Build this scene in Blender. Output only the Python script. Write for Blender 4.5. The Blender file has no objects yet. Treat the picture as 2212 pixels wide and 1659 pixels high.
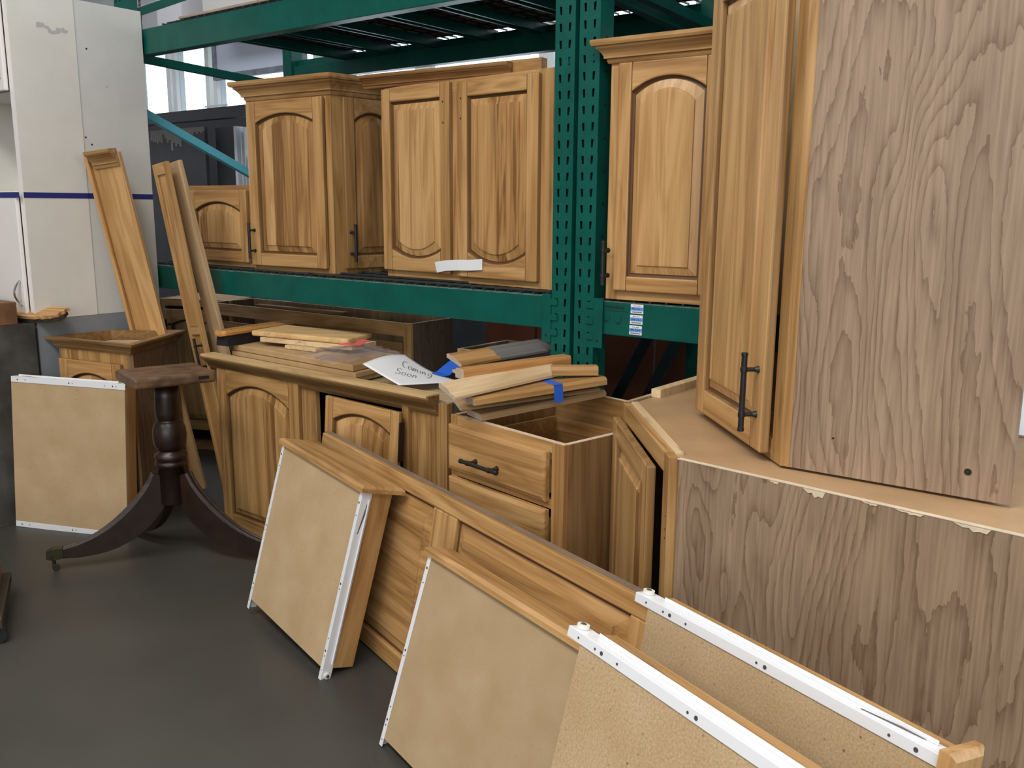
import bpy, math, random
from mathutils import Vector, Matrix
random.seed(7)
S = bpy.context.scene
COL = S.collection
R = math.radians

# ------------------------------------------------------------------ camera, world, lights
cam_d = bpy.data.cameras.new('camera')
cam_d.sensor_width = 36.0
cam_d.lens = 1960.0 / 2212.0 * 36.0
cam_d.clip_start = 0.05
cam = bpy.data.objects.new('camera', cam_d)
COL.objects.link(cam)
_p, _r = R(11.0), R(0.39)
_rt = Vector((1, 0, 0)); _up = Vector((0, math.sin(_p), math.cos(_p))); _fw = Vector((0, math.cos(_p), -math.sin(_p)))
_rt2 = math.cos(_r) * _rt + math.sin(_r) * _up
_up2 = -math.sin(_r) * _rt + math.cos(_r) * _up
cam.matrix_world = Matrix(((_rt2.x, _up2.x, -_fw.x, 0), (_rt2.y, _up2.y, -_fw.y, 0), (_rt2.z, _up2.z, -_fw.z, 1.40), (0, 0, 0, 1)))
S.camera = cam

world = bpy.data.worlds.new('world')
S.world = world
world.use_nodes = True
_bg = world.node_tree.nodes['Background']
_bg.inputs['Color'].default_value = (0.86, 0.93, 1.0, 1)
_bg.inputs['Strength'].default_value = 4.0

S.view_settings.view_transform = 'Standard'
S.view_settings.look = 'None'
S.view_settings.gamma = 1.0
S.view_settings.use_curve_mapping = False
S.view_settings.exposure = 0.0

def area(name, loc, rot, sx, sy, power, color=(1, 1, 1), spread=180):
    l = bpy.data.lights.new(name, 'AREA')
    l.shape = 'RECTANGLE'; l.size = sx; l.size_y = sy; l.energy = power; l.color = color
    l.spread = R(spread)
    o = bpy.data.objects.new(name, l); COL.objects.link(o)
    o.location = loc; o.rotation_euler = rot
    return o
# ceiling fixtures of the warehouse (out of frame above and behind the viewer); the last is added fill
area('ceiling_lamp', (-2.2, 1.2, 4.3), (0, 0, R(-38)), 3.2, 0.9, 105, (1.0, 0.96, 0.90))
area('ceiling_lamp', (-0.3, -0.6, 4.3), (0, 0, R(-38)), 3.2, 0.9, 105, (1.0, 0.96, 0.90))
area('ceiling_lamp', (-4.5, -1.2, 4.3), (0, 0, R(-38)), 3.2, 0.9, 105, (1.0, 0.96, 0.90))
area('ceiling_lamp', (-2.5, 6.4, 4.35), (0, 0, R(-38)), 5.0, 0.6, 70, (0.93, 0.95, 1.0))  # added overhead fill to brighten the back wall
# daylight from the open loading door behind the right-hand cabinets
area('door_daylight', (3.9, 0.7, 2.3), (R(78), 0, R(90)), 2.6, 2.4, 110, (0.92, 0.97, 1.0))
# added wide fill light behind the viewer, brightens the front faces
area('dock_daylight', (-1.6, -5.6, 2.3), (R(90), 0, 0), 7.0, 3.2, 190, (1.0, 0.98, 0.95))

# rack coordinates: s along the beams (right), t into the rack, z up
RD = Vector((0.790155, -0.612907, 0)); RN = Vector((0.612907, 0.790155, 0)); RP = Vector((0.130, 3.03, 0))
RYAW = math.atan2(RD.y, RD.x)
def rk(s, t, z=0.0):
    return RP + RD * s + RN * t + Vector((0, 0, z))

# ------------------------------------------------------------------ materials
MATS = {}
def new_mat(name):
    m = bpy.data.materials.new(name); m.use_nodes = True
    nt = m.node_tree
    return m, nt, nt.nodes, nt.links, nt.nodes['Principled BSDF']

def plain(name, col, rough=0.5, metal=0.0, spec=0.5, noise=0.0, nscale=6.0, bump=0.0, bscale=200.0, col2=None):
    if name in MATS: return MATS[name]
    m, nt, N, L, b = new_mat(name)
    b.inputs['Roughness'].default_value = rough
    b.inputs['Metallic'].default_value = metal
    b.inputs['Specular IOR Level'].default_value = spec
    tc = N.new('ShaderNodeTexCoord')
    if noise > 0 or col2:
        n = N.new('ShaderNodeTexNoise'); n.inputs['Scale'].default_value = nscale; n.inputs['Detail'].default_value = 8; n.inputs['Roughness'].default_value = 0.62
        L.new(tc.outputs['Object'], n.inputs['Vector'])
        r = N.new('ShaderNodeValToRGB')
        c2 = col2 or tuple(c * (1 - noise) for c in col)
        r.color_ramp.elements[0].position = 0.35; r.color_ramp.elements[0].color = (*c2, 1)
        r.color_ramp.elements[1].position = 0.62; r.color_ramp.elements[1].color = (*col, 1)
        L.new(n.outputs['Fac'], r.inputs['Fac']); L.new(r.outputs['Color'], b.inputs['Base Color'])
    else:
        b.inputs['Base Color'].default_value = (*col, 1)
    if bump > 0:
        n2 = N.new('ShaderNodeTexNoise'); n2.inputs['Scale'].default_value = bscale; n2.inputs['Detail'].default_value = 4
        L.new(tc.outputs['Object'], n2.inputs['Vector'])
        bp = N.new('ShaderNodeBump'); bp.inputs['Strength'].default_value = bump; bp.inputs['Distance'].default_value = 0.002
        L.new(n2.outputs['Fac'], bp.inputs['Height']); L.new(bp.outputs['Normal'], b.inputs['Normal'])
    MATS[name] = m
    return m

def mathn(N, L, op, a, b=None, clamp=False):
    n = N.new('ShaderNodeMath'); n.operation = op; n.use_clamp = clamp
    for i, v in enumerate((a, b)):
        if v is None: continue
        if isinstance(v, (int, float)): n.inputs[i].default_value = v
        else: L.new(v, n.inputs[i])
    return n.outputs[0]

def wood(axis='Z', tone=1.0, strips=0.0, tint=(1, 1, 1), rough=0.38, raw=False, seed=0.0):
    """honey alder: long grain along the given object axis; strips>0 = glued-up staves of that width"""
    key = ('wood', axis, tone, strips, tint, rough, raw, seed)
    if key in MATS: return MATS[key]
    m, nt, N, L, b = new_mat('alder_wood_%d' % len(MATS))
    tc = N.new('ShaderNodeTexCoord'); oi = N.new('ShaderNodeObjectInfo')
    sep = N.new('ShaderNodeSeparateXYZ'); L.new(tc.outputs['Object'], sep.inputs[0])
    ax = 'XYZ'.index(axis)
    cross = [i for i in range(3) if i != ax]
    rnd = mathn(N, L, 'MULTIPLY', oi.outputs['Random'], 37.0)
    lat = sep.outputs[0 if axis == 'Z' else (2 if axis == 'X' else 0)]
    svar = None
    if strips > 0:
        w = N.new('ShaderNodeTexNoise'); w.noise_dimensions = '1D'; w.inputs['Scale'].default_value = 9.0
        L.new(mathn(N, L, 'ADD', lat, rnd), w.inputs['W'])
        idx = mathn(N, L, 'FLOOR', mathn(N, L, 'ADD', mathn(N, L, 'MULTIPLY', lat, 1.0 / strips), mathn(N, L, 'MULTIPLY', w.outputs['Fac'], 1.6)))
        wn = N.new('ShaderNodeTexWhiteNoise'); wn.noise_dimensions = '1D'
        L.new(mathn(N, L, 'ADD', idx, rnd), wn.inputs['W'])
        svar = wn.outputs['Value']
    comb = N.new('ShaderNodeCombineXYZ')
    for i in range(3):
        k = 0.55 if i == ax else 7.5
        v = mathn(N, L, 'MULTIPLY', sep.outputs[i], k)
        v = mathn(N, L, 'ADD', v, mathn(N, L, 'ADD', rnd, seed))
        if svar is not None and i != cross[0]:
            v = mathn(N, L, 'ADD', v, mathn(N, L, 'MULTIPLY', svar, 40.0))
        L.new(v, comb.inputs[i])
    n1 = N.new('ShaderNodeTexNoise'); n1.inputs['Scale'].default_value = 1.6; n1.inputs['Detail'].default_value = 3; n1.inputs['Distortion'].default_value = 0.9
    L.new(comb.outputs[0], n1.inputs['Vector'])
    rings = mathn(N, L, 'PINGPONG', mathn(N, L, 'MULTIPLY', n1.outputs['Fac'], 7.0), 1.0)
    comb2 = N.new('ShaderNodeCombineXYZ')
    for i in range(3):
        k = 3.0 if i == ax else 130.0
        L.new(mathn(N, L, 'ADD', mathn(N, L, 'MULTIPLY', sep.outputs[i], k), rnd), comb2.inputs[i])
    n2 = N.new('ShaderNodeTexNoise'); n2.inputs['Scale'].default_value = 1.0; n2.inputs['Detail'].default_value = 3
    L.new(comb2.outputs[0], n2.inputs['Vector'])
    f = mathn(N, L, 'ADD', mathn(N, L, 'MULTIPLY', rings, 0.34), mathn(N, L, 'MULTIPLY', n2.outputs['Fac'], 0.42))
    f = mathn(N, L, 'ADD', f, mathn(N, L, 'MULTIPLY', n1.outputs['Fac'], 0.24))
    if svar is not None:
        f = mathn(N, L, 'ADD', f, mathn(N, L, 'MULTIPLY', mathn(N, L, 'SUBTRACT', svar, 0.5), 0.46))
    r = N.new('ShaderNodeValToRGB')
    if raw: cols = ((0.36, 0.24, 0.125), (0.52, 0.38, 0.22), (0.62, 0.48, 0.31))
    else: cols = ((0.190, 0.088, 0.027), (0.395, 0.218, 0.079), (0.555, 0.340, 0.148))
    cols = [tuple(c * tone * t for c, t in zip(cc, tint)) for cc in cols]
    e = r.color_ramp.elements
    e[0].position = 0.18; e[0].color = (*cols[0], 1)
    e[1].position = 0.78; e[1].color = (*cols[2], 1)
    mid = e.new(0.46); mid.color = (*cols[1], 1)
    L.new(f, r.inputs['Fac'])
    # dark mineral flecks along the grain
    comb3 = N.new('ShaderNodeCombineXYZ')
    for i in range(3):
        L.new(mathn(N, L, 'ADD', mathn(N, L, 'MULTIPLY', sep.outputs[i], 5.0 if i == ax else 38.0), rnd), comb3.inputs[i])
    n3 = N.new('ShaderNodeTexNoise'); n3.inputs['Scale'].default_value = 1.0; n3.inputs['Detail'].default_value = 2
    L.new(comb3.outputs[0], n3.inputs['Vector'])
    fl = mathn(N, L, 'MULTIPLY', mathn(N, L, 'SUBTRACT', n3.outputs['Fac'], 0.66, True), 6.0, True)
    mx = N.new('ShaderNodeMixRGB'); mx.inputs['Color2'].default_value = (0.10 * tone, 0.042 * tone, 0.014 * tone, 1)
    L.new(mathn(N, L, 'MULTIPLY', fl, 0.55), mx.inputs['Fac']); L.new(r.outputs['Color'], mx.inputs['Color1'])
    L.new(mx.outputs['Color'], b.inputs['Base Color'])
    b.inputs['Roughness'].default_value = 0.7 if raw else rough
    b.inputs['Specular IOR Level'].default_value = 0.25 if raw else 0.45
    bp = N.new('ShaderNodeBump'); bp.inputs['Strength'].default_value = 0.12; bp.inputs['Distance'].default_value = 0.001
    L.new(n2.outputs['Fac'], bp.inputs['Height']); L.new(bp.outputs['Normal'], b.inputs['Normal'])
    MATS[key] = m
    return m

def vinyl(tone=1.0, tint=(1, 1, 1), axis='Z', lat='Y'):
    """grey-brown printed oak veneer with cathedral grain"""
    key = ('vinyl', tone, tint, axis, lat)
    if key in MATS: return MATS[key]
    m, nt, N, L, b = new_mat('printed_oak_veneer_%d' % len(MATS))
    tc = N.new('ShaderNodeTexCoord'); sep = N.new('ShaderNodeSeparateXYZ'); L.new(tc.outputs['Object'], sep.inputs[0])
    oi = N.new('ShaderNodeObjectInfo'); rnd = mathn(N, L, 'MULTIPLY', oi.outputs['Random'], 23.0)
    ai = 'XYZ'.index(axis)
    def vec(ka, kc):
        c = N.new('ShaderNodeCombineXYZ')
        for i in range(3): L.new(mathn(N, L, 'ADD', mathn(N, L, 'MULTIPLY', sep.outputs[i], ka if i == ai else kc), rnd), c.inputs[i])
        return c.outputs[0]
    n1 = N.new('ShaderNodeTexNoise'); n1.inputs['Scale'].default_value = 1.0; n1.inputs['Detail'].default_value = 1.5; n1.inputs['Distortion'].default_value = 0.35
    L.new(vec(1.15, 5.2), n1.inputs['Vector'])
    nj = N.new('ShaderNodeTexNoise'); nj.inputs['Scale'].default_value = 1.0; nj.inputs['Detail'].default_value = 4
    L.new(vec(14.0, 60.0), nj.inputs['Vector'])
    rr = mathn(N, L, 'ADD', mathn(N, L, 'MULTIPLY', n1.outputs['Fac'], 22.0), mathn(N, L, 'MULTIPLY', nj.outputs['Fac'], 0.95))
    fr = mathn(N, L, 'FRACT', rr)
    line = mathn(N, L, 'POWER', mathn(N, L, 'SUBTRACT', 1.0, fr), 3.5)
    n2 = N.new('ShaderNodeTexNoise'); n2.inputs['Scale'].default_value = 1.0; n2.inputs['Detail'].default_value = 4
    L.new(vec(6.0, 170.0), n2.inputs['Vector'])
    n3 = N.new('ShaderNodeTexNoise'); n3.inputs['Scale'].default_value = 1.0; n3.inputs['Detail'].default_value = 2
    L.new(vec(0.8, 12.0), n3.inputs['Vector'])
    f = mathn(N, L, 'ADD', mathn(N, L, 'MULTIPLY', line, 0.36), mathn(N, L, 'MULTIPLY', n2.outputs['Fac'], 0.78))
    f = mathn(N, L, 'ADD', f, mathn(N, L, 'MULTIPLY', n3.outputs['Fac'], 0.40))
    r = N.new('ShaderNodeValToRGB'); e = r.color_ramp.elements
    ca = tuple(c * tone * t for c, t in zip((0.37, 0.277, 0.198), tint)); cb = tuple(c * tone * t for c, t in zip((0.17, 0.110, 0.068), tint))
    e[0].position = 0.36; e[0].color = (*ca, 1); e[1].position = 0.98; e[1].color = (*cb, 1)
    L.new(f, r.inputs['Fac']); L.new(r.outputs['Color'], b.inputs['Base Color'])
    b.inputs['Roughness'].default_value = 0.48
    MATS[key] = m
    return m

def particle(name='particle_board', coarse=1.0, dark=1.0):
    key = (name, coarse, dark)
    if key in MATS: return MATS[key]
    m, nt, N, L, b = new_mat(name + '_%d' % len(MATS))
    tc = N.new('ShaderNodeTexCoord')
    n = N.new('ShaderNodeTexNoise'); n.inputs['Scale'].default_value = 7.0; n.inputs['Detail'].default_value = 6
    L.new(tc.outputs['Object'], n.inputs['Vector'])
    r = N.new('ShaderNodeValToRGB'); e = r.color_ramp.elements
    e[0].position = 0.3; e[0].color = (0.415 * dark, 0.290 * dark, 0.160 * dark, 1); e[1].position = 0.7; e[1].color = (0.485 * dark, 0.355 * dark, 0.215 * dark, 1)
    L.new(n.outputs['Fac'], r.inputs['Fac'])
    n2 = N.new('ShaderNodeTexNoise'); n2.inputs['Scale'].default_value = 260.0; n2.inputs['Detail'].default_value = 2
    L.new(tc.outputs['Object'], n2.inputs['Vector'])
    v = N.new('ShaderNodeTexVoronoi'); v.inputs['Scale'].default_value = 130.0; v.inputs['Randomness'].default_value = 1.0
    L.new(tc.outputs['Object'], v.inputs['Vector'])
    sp = N.new('ShaderNodeSeparateColor'); L.new(v.outputs['Color'], sp.inputs[0])
    chip = mathn(N, L, 'MULTIPLY', mathn(N, L, 'SUBTRACT', sp.outputs[0], 0.955, True), 22.0, True)
    near = mathn(N, L, 'LESS_THAN', v.outputs['Distance'], 0.30)
    chip = mathn(N, L, 'MULTIPLY', chip, near)
    mx = N.new('ShaderNodeMixRGB'); mx.inputs['Color2'].default_value = (0.13, 0.072, 0.03, 1)
    L.new(mathn(N, L, 'MULTIPLY', chip, 0.85 * coarse), mx.inputs['Fac']); L.new(r.outputs['Color'], mx.inputs['Color1'])
    mx2 = N.new('ShaderNodeMixRGB'); mx2.blend_type = 'OVERLAY'; mx2.inputs['Fac'].default_value = 0.45 * coarse
    L.new(mx.outputs['Color'], mx2.inputs['Color1']); L.new(n2.outputs['Fac'], mx2.inputs['Color2'])
    L.new(mx2.outputs['Color'], b.inputs['Base Color'])
    b.inputs['Roughness'].default_value = 0.72; b.inputs['Specular IOR Level'].default_value = 0.25
    MATS[key] = m
    return m

GREEN = plain('rack_green_paint', (0.0015, 0.094, 0.074), 0.34, spec=0.35, noise=0.22, nscale=9)
GREEN_WORN = plain('rack_green_worn', (0.13, 0.22, 0.20), 0.5, noise=0.6, nscale=40)
CYAN = plain('brace_blue_paint', (0.10, 0.46, 0.58), 0.35)  # green brace; window light on it put into the cyan colour
BLACK = plain('black_iron', (0.011, 0.011, 0.012), 0.42)
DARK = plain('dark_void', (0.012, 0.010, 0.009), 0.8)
GLAZE = plain('brown_glaze', (0.105, 0.048, 0.016), 0.5)
SLIDE = plain('white_enamel', (0.74, 0.76, 0.80), 0.30)
ROLLER = plain('nylon_roller', (0.72, 0.70, 0.64), 0.45)
STEEL = plain('zinc_screw', (0.20, 0.21, 0.23), 0.35, metal=0.8)
WHITEP = plain('white_melamine', (0.72, 0.71, 0.67), 0.36, noise=0.10, nscale=2.2)
WHITEF = plain('white_melamine_front', (0.82, 0.80, 0.78), 0.33, noise=0.05, nscale=2.0)
SHADED_BASE = plain('grey_toe_panel', (0.22, 0.25, 0.28), 0.5, noise=0.15, nscale=3)  # shade on the white base carcass put into the grey colour
DIRTY = plain('stained_dark_panel', (0.085, 0.085, 0.078), 0.62, noise=0.75, nscale=3.5)
BROWN = plain('brown_stained_wood', (0.20, 0.10, 0.045), 0.5, noise=0.4, nscale=10)
TAPE_BLUE = plain('painters_tape', (0.02, 0.12, 0.62), 0.55)
TAPE_NAVY = plain('navy_tape', (0.010, 0.018, 0.16), 0.5)
CHROME = plain('chrome', (0.75, 0.75, 0.77), 0.10, metal=1.0)
PAPER = plain('white_paper', (0.78, 0.80, 0.84), 0.6)
INK = plain('pencil_ink', (0.10, 0.10, 0.13), 0.7)
STKBLUE = plain('sticker_blue', (0.14, 0.35, 0.80), 0.45)
STKINK = plain('sticker_ink', (0.012, 0.03, 0.16), 0.6)
BLACKINK = plain('black_ink', (0.006, 0.012, 0.010), 0.6)
MAHOG = plain('dark_mahogany', (0.024, 0.012, 0.008), 0.34, noise=0.45, nscale=18)  # dark wood, deepened further for the shade on column and legs
MAHOGTOP = plain('worn_mahogany_top', (0.17, 0.095, 0.052), 0.42, noise=0.55, nscale=22)
BRASS = plain('tarnished_brass', (0.07, 0.062, 0.036), 0.45, metal=0.5, noise=0.5, nscale=60)
REDBROWN = plain('red_brown_laminate', (0.20, 0.065, 0.033), 0.55, noise=0.2, nscale=3)
SLATE = plain('dark_slate', (0.035, 0.037, 0.042), 0.5, noise=0.4, nscale=7)
BLKFRAME = plain('black_frame', (0.014, 0.014, 0.017), 0.4)
GLASSEDGE = plain('glass_edge', (0.55, 0.60, 0.66), 0.2)
WALLPAINT = plain('white_wall_paint', (0.62, 0.62, 0.64), 0.7, noise=0.12, nscale=1.5)
WALLLOW = plain('dark_lower_wall', (0.028, 0.029, 0.036), 0.7, noise=0.3, nscale=4)
CEIL = plain('ceiling_paint', (0.55, 0.55, 0.55), 0.8)
FRAMEP = plain('window_frame_paint', (0.78, 0.82, 0.82), 0.5)  # window glare on the frames put into a lighter colour
BRISTLE = plain('black_bristle', (0.008, 0.008, 0.010), 0.75, bump=0.8, bscale=420)
ZIPRED = plain('zip_red', (0.80, 0.15, 0.14), 0.35)
RAWEDGE = plain('raw_board_edge', (0.70, 0.58, 0.43), 0.7, noise=0.15, nscale=30)
TOPPLY = plain('top_plywood', (0.47, 0.30, 0.16), 0.5, noise=0.18, nscale=5)
WIRE = plain('deck_wire', (0.05, 0.058, 0.058), 0.4, metal=0.4)
GREYTRIM = plain('shrink_wrapped_trim', (0.17, 0.16, 0.16), 0.3)
CHALK = plain('chalky_scrape', (0.24, 0.24, 0.23), 0.8)

def floor_mat():
    m, nt, N, L, b = new_mat('polished_concrete')
    tc = N.new('ShaderNodeTexCoord')
    n = N.new('ShaderNodeTexNoise'); n.inputs['Scale'].default_value = 1.3; n.inputs['Detail'].default_value = 9; n.inputs['Roughness'].default_value = 0.6
    L.new(tc.outputs['Object'], n.inputs['Vector'])
    r = N.new('ShaderNodeValToRGB'); e = r.color_ramp.elements
    e[0].position = 0.3; e[0].color = (0.040, 0.0385, 0.034, 1); e[1].position = 0.72; e[1].color = (0.066, 0.064, 0.056, 1)
    L.new(n.outputs['Fac'], r.inputs['Fac'])
    v = N.new('ShaderNodeTexNoise'); v.inputs['Scale'].default_value = 32; v.inputs['Detail'].default_value = 3
    L.new(tc.outputs['Object'], v.inputs['Vector'])
    fl = mathn(N, L, 'MULTIPLY', mathn(N, L, 'SUBTRACT', v.outputs['Fac'], 0.70, True), 5.0, True)
    mx = N.new('ShaderNodeMixRGB'); mx.inputs['Color2'].default_value = (0.11, 0.108, 0.098, 1)
    L.new(mathn(N, L, 'MULTIPLY', fl, 0.6), mx.inputs['Fac']); L.new(r.outputs['Color'], mx.inputs['Color1'])
    L.new(mx.outputs['Color'], b.inputs['Base Color'])
    b.inputs['Roughness'].default_value = 0.42; b.inputs['Specular IOR Level'].default_value = 0.4
    return m

def glass_mat(name='window_glass', tint=(0.95, 0.98, 1.0), rough=0.0, fac=0.08):
    m, nt, N, L, b = new_mat(name)
    out = N['Material Output']
    tr = N.new('ShaderNodeBsdfTransparent'); tr.inputs['Color'].default_value = (*tint, 1)
    gl = N.new('ShaderNodeBsdfGlossy'); gl.inputs['Roughness'].default_value = max(rough, 0.02)
    mx = N.new('ShaderNodeMixShader'); mx.inputs['Fac'].default_value = fac
    L.new(tr.outputs[0], mx.inputs[1]); L.new(gl.outputs[0], mx.inputs[2]); L.new(mx.outputs[0], out.inputs['Surface'])
    return m
def plastic_mat():
    m, nt, N, L, b = new_mat('clear_bag_film')
    out = N['Material Output']
    tr = N.new('ShaderNodeBsdfTransparent'); tr.inputs['Color'].default_value = (0.93, 0.90, 0.90, 1)
    b.inputs['Base Color'].default_value = (0.62, 0.55, 0.55, 1); b.inputs['Roughness'].default_value = 0.12
    b.inputs['Specular IOR Level'].default_value = 0.9
    mx = N.new('ShaderNodeMixShader'); mx.inputs['Fac'].default_value = 0.26
    L.new(tr.outputs[0], mx.inputs[1]); L.new(b.outputs[0], mx.inputs[2]); L.new(mx.outputs[0], out.inputs['Surface'])
    return m
GLASS = glass_mat()
FILM = plastic_mat()

# ------------------------------------------------------------------ mesh helpers
class MB:
    def __init__(s): s.v = []; s.f = []; s.m = []
    def add(s, verts, faces, mi=0):
        o = len(s.v); s.v += [tuple(v) for v in verts]
        for f in faces: s.f.append(tuple(i + o for i in f)); s.m.append(mi)
        return s
    def box(s, x0, y0, z0, x1, y1, z1, mi=0):
        return s.add([(x0,y0,z0),(x1,y0,z0),(x1,y1,z0),(x0,y1,z0),(x0,y0,z1),(x1,y0,z1),(x1,y1,z1),(x0,y1,z1)],
                     [(0,3,2,1),(4,5,6,7),(0,1,5,4),(1,2,6,5),(2,3,7,6),(3,0,4,7)], mi)
    def prism(s, poly, a0, a1, axis='Z', mi=0, mi_cap=None):
        """poly: ccw 2-D points; extruded along axis. For axis Y the points are (x,z); for X (y,z); for Z (x,y)."""
        n = len(poly)
        def P(p, a):
            return (p[0], p[1], a) if axis == 'Z' else ((p[0], a, p[1]) if axis == 'Y' else (a, p[0], p[1]))
        vs = [P(p, a0) for p in poly] + [P(p, a1) for p in poly]
        o = len(s.v); s.v += vs
        c = mi if mi_cap is None else mi_cap
        s.f.append(tuple(o + i for i in reversed(range(n)))); s.m.append(c)
        s.f.append(tuple(o + n + i for i in range(n))); s.m.append(c)
        for i in range(n):
            j = (i + 1) % n
            s.f.append((o + i, o + j, o + n + j, o + n + i)); s.m.append(mi)
        return s
    def cyl(s, p0, p1, r0, r1=None, n=14, mi=0, cap=True):
        r1 = r0 if r1 is None else r1
        p0 = Vector(p0); p1 = Vector(p1); d = (p1 - p0).normalized()
        a = d.orthogonal().normalized(); b = d.cross(a)
        o = len(s.v)
        for p, r in ((p0, r0), (p1, r1)):
            for i in range(n):
                t = 2 * math.pi * i / n
                s.v.append(tuple(p + a * (r * math.cos(t)) + b * (r * math.sin(t))))
        for i in range(n):
            j = (i + 1) % n
            s.f.append((o + i, o + j, o + n + j, o + n + i)); s.m.append(mi)
        if cap:
            s.f.append(tuple(o + i for i in reversed(range(n)))); s.m.append(mi)
            s.f.append(tuple(o + n + i for i in range(n))); s.m.append(mi)
        return s
    def lathe(s, prof, n=28, c=(0, 0, 0), mi=0):
        o = len(s.v); k = len(prof)
        for r, z in prof:
            for i in range(n):
                t = 2 * math.pi * i / n
                s.v.append((c[0] + r * math.cos(t), c[1] + r * math.sin(t), c[2] + z))
        for q in range(k - 1):
            for i in range(n):
                j = (i + 1) % n
                s.f.append((o + q*n + i, o + q*n + j, o + (q+1)*n + j, o + (q+1)*n + i)); s.m.append(mi)
        s.f.append(tuple(o + i for i in reversed(range(n)))); s.m.append(mi)
        s.f.append(tuple(o + (k-1)*n + i for i in range(n))); s.m.append(mi)
        return s
    def sweep(s, sections, mi=0, closed=True, cap=True):
        """sections: list of equal-length closed loops of 3-D points"""
        n = len(sections[0]); o = len(s.v)
        for sec in sections: s.v += [tuple(p) for p in sec]
        for q in range(len(sections) - 1):
            for i in range(n if closed else n - 1):
                j = (i + 1) % n
                s.f.append((o + q*n + i, o + q*n + j, o + (q+1)*n + j, o + (q+1)*n + i)); s.m.append(mi)
        if cap and closed:
            s.f.append(tuple(o + i for i in reversed(range(n)))); s.m.append(mi)
            s.f.append(tuple(o + (len(sections)-1)*n + i for i in range(n))); s.m.append(mi)
        return s
    def xf(s, M):
        s.v = [tuple(M @ Vector(v)) for v in s.v]; return s
    def build(s, name, mats, parent=None, bevel=0.0, smooth=False, kind=None, seg=2):
        me = bpy.data.meshes.new(name)
        me.from_pydata(s.v, [], s.f)
        for m in (mats if isinstance(mats, (list, tuple)) else [mats]): me.materials.append(m)
        for p, mi in zip(me.polygons, s.m): p.material_index = mi
        me.validate()
        import bmesh
        bm = bmesh.new(); bm.from_mesh(me)
        bmesh.ops.recalc_face_normals(bm, faces=bm.faces)
        bm.to_mesh(me); bm.free()
        o = bpy.data.objects.new(name, me); COL.objects.link(o)
        if smooth:
            for p in me.polygons: p.use_smooth = True
        if bevel > 0:
            md = o.modifiers.new('bevel', 'BEVEL'); md.width = bevel; md.segments = seg; md.limit_method = 'ANGLE'; md.angle_limit = R(40)
        if parent is not None: o.parent = parent
        if kind: o['kind'] = kind
        return o

def tag(o, label, cat, group=None):
    o['label'] = label; o['category'] = cat
    if group: o['group'] = group
    return o
def thing(name, label, cat, loc=(0, 0, 0), yaw=0.0, group=None, basis=None):
    e = bpy.data.objects.new(name, None); COL.objects.link(e); e.empty_display_size = 0.1
    if basis is not None:
        x, y, z = [Vector(b) for b in basis]
        e.matrix_world = Matrix(((x.x, y.x, z.x, loc[0]), (x.y, y.y, z.y, loc[1]), (x.z, y.z, z.z, loc[2]), (0, 0, 0, 1)))
    else:
        e.location = loc; e.rotation_euler = (0, 0, yaw)
    return tag(e, label, cat, group)
def struct(o):
    o['kind'] = 'structure'; return o
def rect_frame(o, y, z=None):
    """orthonormal basis from two rough directions: y first, then z"""
    y = Vector(y).normalized(); z = Vector(z); z = (z - y * z.dot(y)).normalized()
    return (y.cross(z), y, z)

# ------------------------------------------------------------------ joinery builders
def arc_pts(w, hs, ht, n=14):
    """eyebrow arch from (0,hs) rising to ht at the middle and back"""
    if ht <= hs + 1e-6: return [(0, hs), (w, hs)]
    c = w / 2; sag = ht - hs; rad = (c * c + sag * sag) / (2 * sag); cz = ht - rad
    a = math.asin(min(1, c / rad))
    return [(c + rad * math.sin(-a + 2 * a * i / n), cz + rad * math.cos(-a + 2 * a * i / n)) for i in range(n + 1)]

def raised_panel(w, h, arch, flip=False, n=14, deep=1.0, bev=1.0):
    """field of a raised-panel door in (x,z), y=0 is the frame face, +y goes in; opening w x h, arch = rise of the top edge"""
    def outline(i):
        top = arc_pts(w, h - arch, h, n) if arch > 0 else [(0, h), (w, h)]
        if arch > 0:
            pts = []
            for (x, z) in top:
                t = (x - w / 2) / (w / 2)
                pts.append((w / 2 + t * (w / 2 - i), z - i))
        else:
            pts = [(i, h - i), (w - i, h - i)]
        return [(w - i, i), (i, i)] + pts
    rings = [(0.0, 0.0115 * deep), (0.006, 0.013 * deep), (0.010, 0.0115 * deep), (0.034 * bev, 0.0045), (0.0355 * bev, 0.0004), (0.042 * bev, 0.0)]
    b = MB()
    loops = []
    for i, d in rings:
        pts = outline(i)
        if flip: pts = [(x, h - z) for (x, z) in pts]
        loops.append([(x, d, z) for (x, z) in pts])
    k = len(loops[0]); o = 0
    for lp in loops: b.v += lp
    for q in range(len(loops) - 1):
        for i in range(k):
            j = (i + 1) % k
            b.f.append((q*k + i, q*k + j, (q+1)*k + j, (q+1)*k + i)); b.m.append(1 if q in (0, 1) else 0)
    b.f.append(tuple((len(loops)-1)*k + i for i in range(k))); b.m.append(0)
    # closed back
    back = [(x, 0.016 * max(deep, 1.0) + 0.001, z) for (x, _, z) in loops[0]]
    o = len(b.v); b.v += back
    b.f.append(tuple(o + i for i in range(k))); b.m.append(0)
    for i in range(k):
        j = (i + 1) % k
        b.f.append((i, o + i, o + j, j)); b.m.append(1)
    return b

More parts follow.
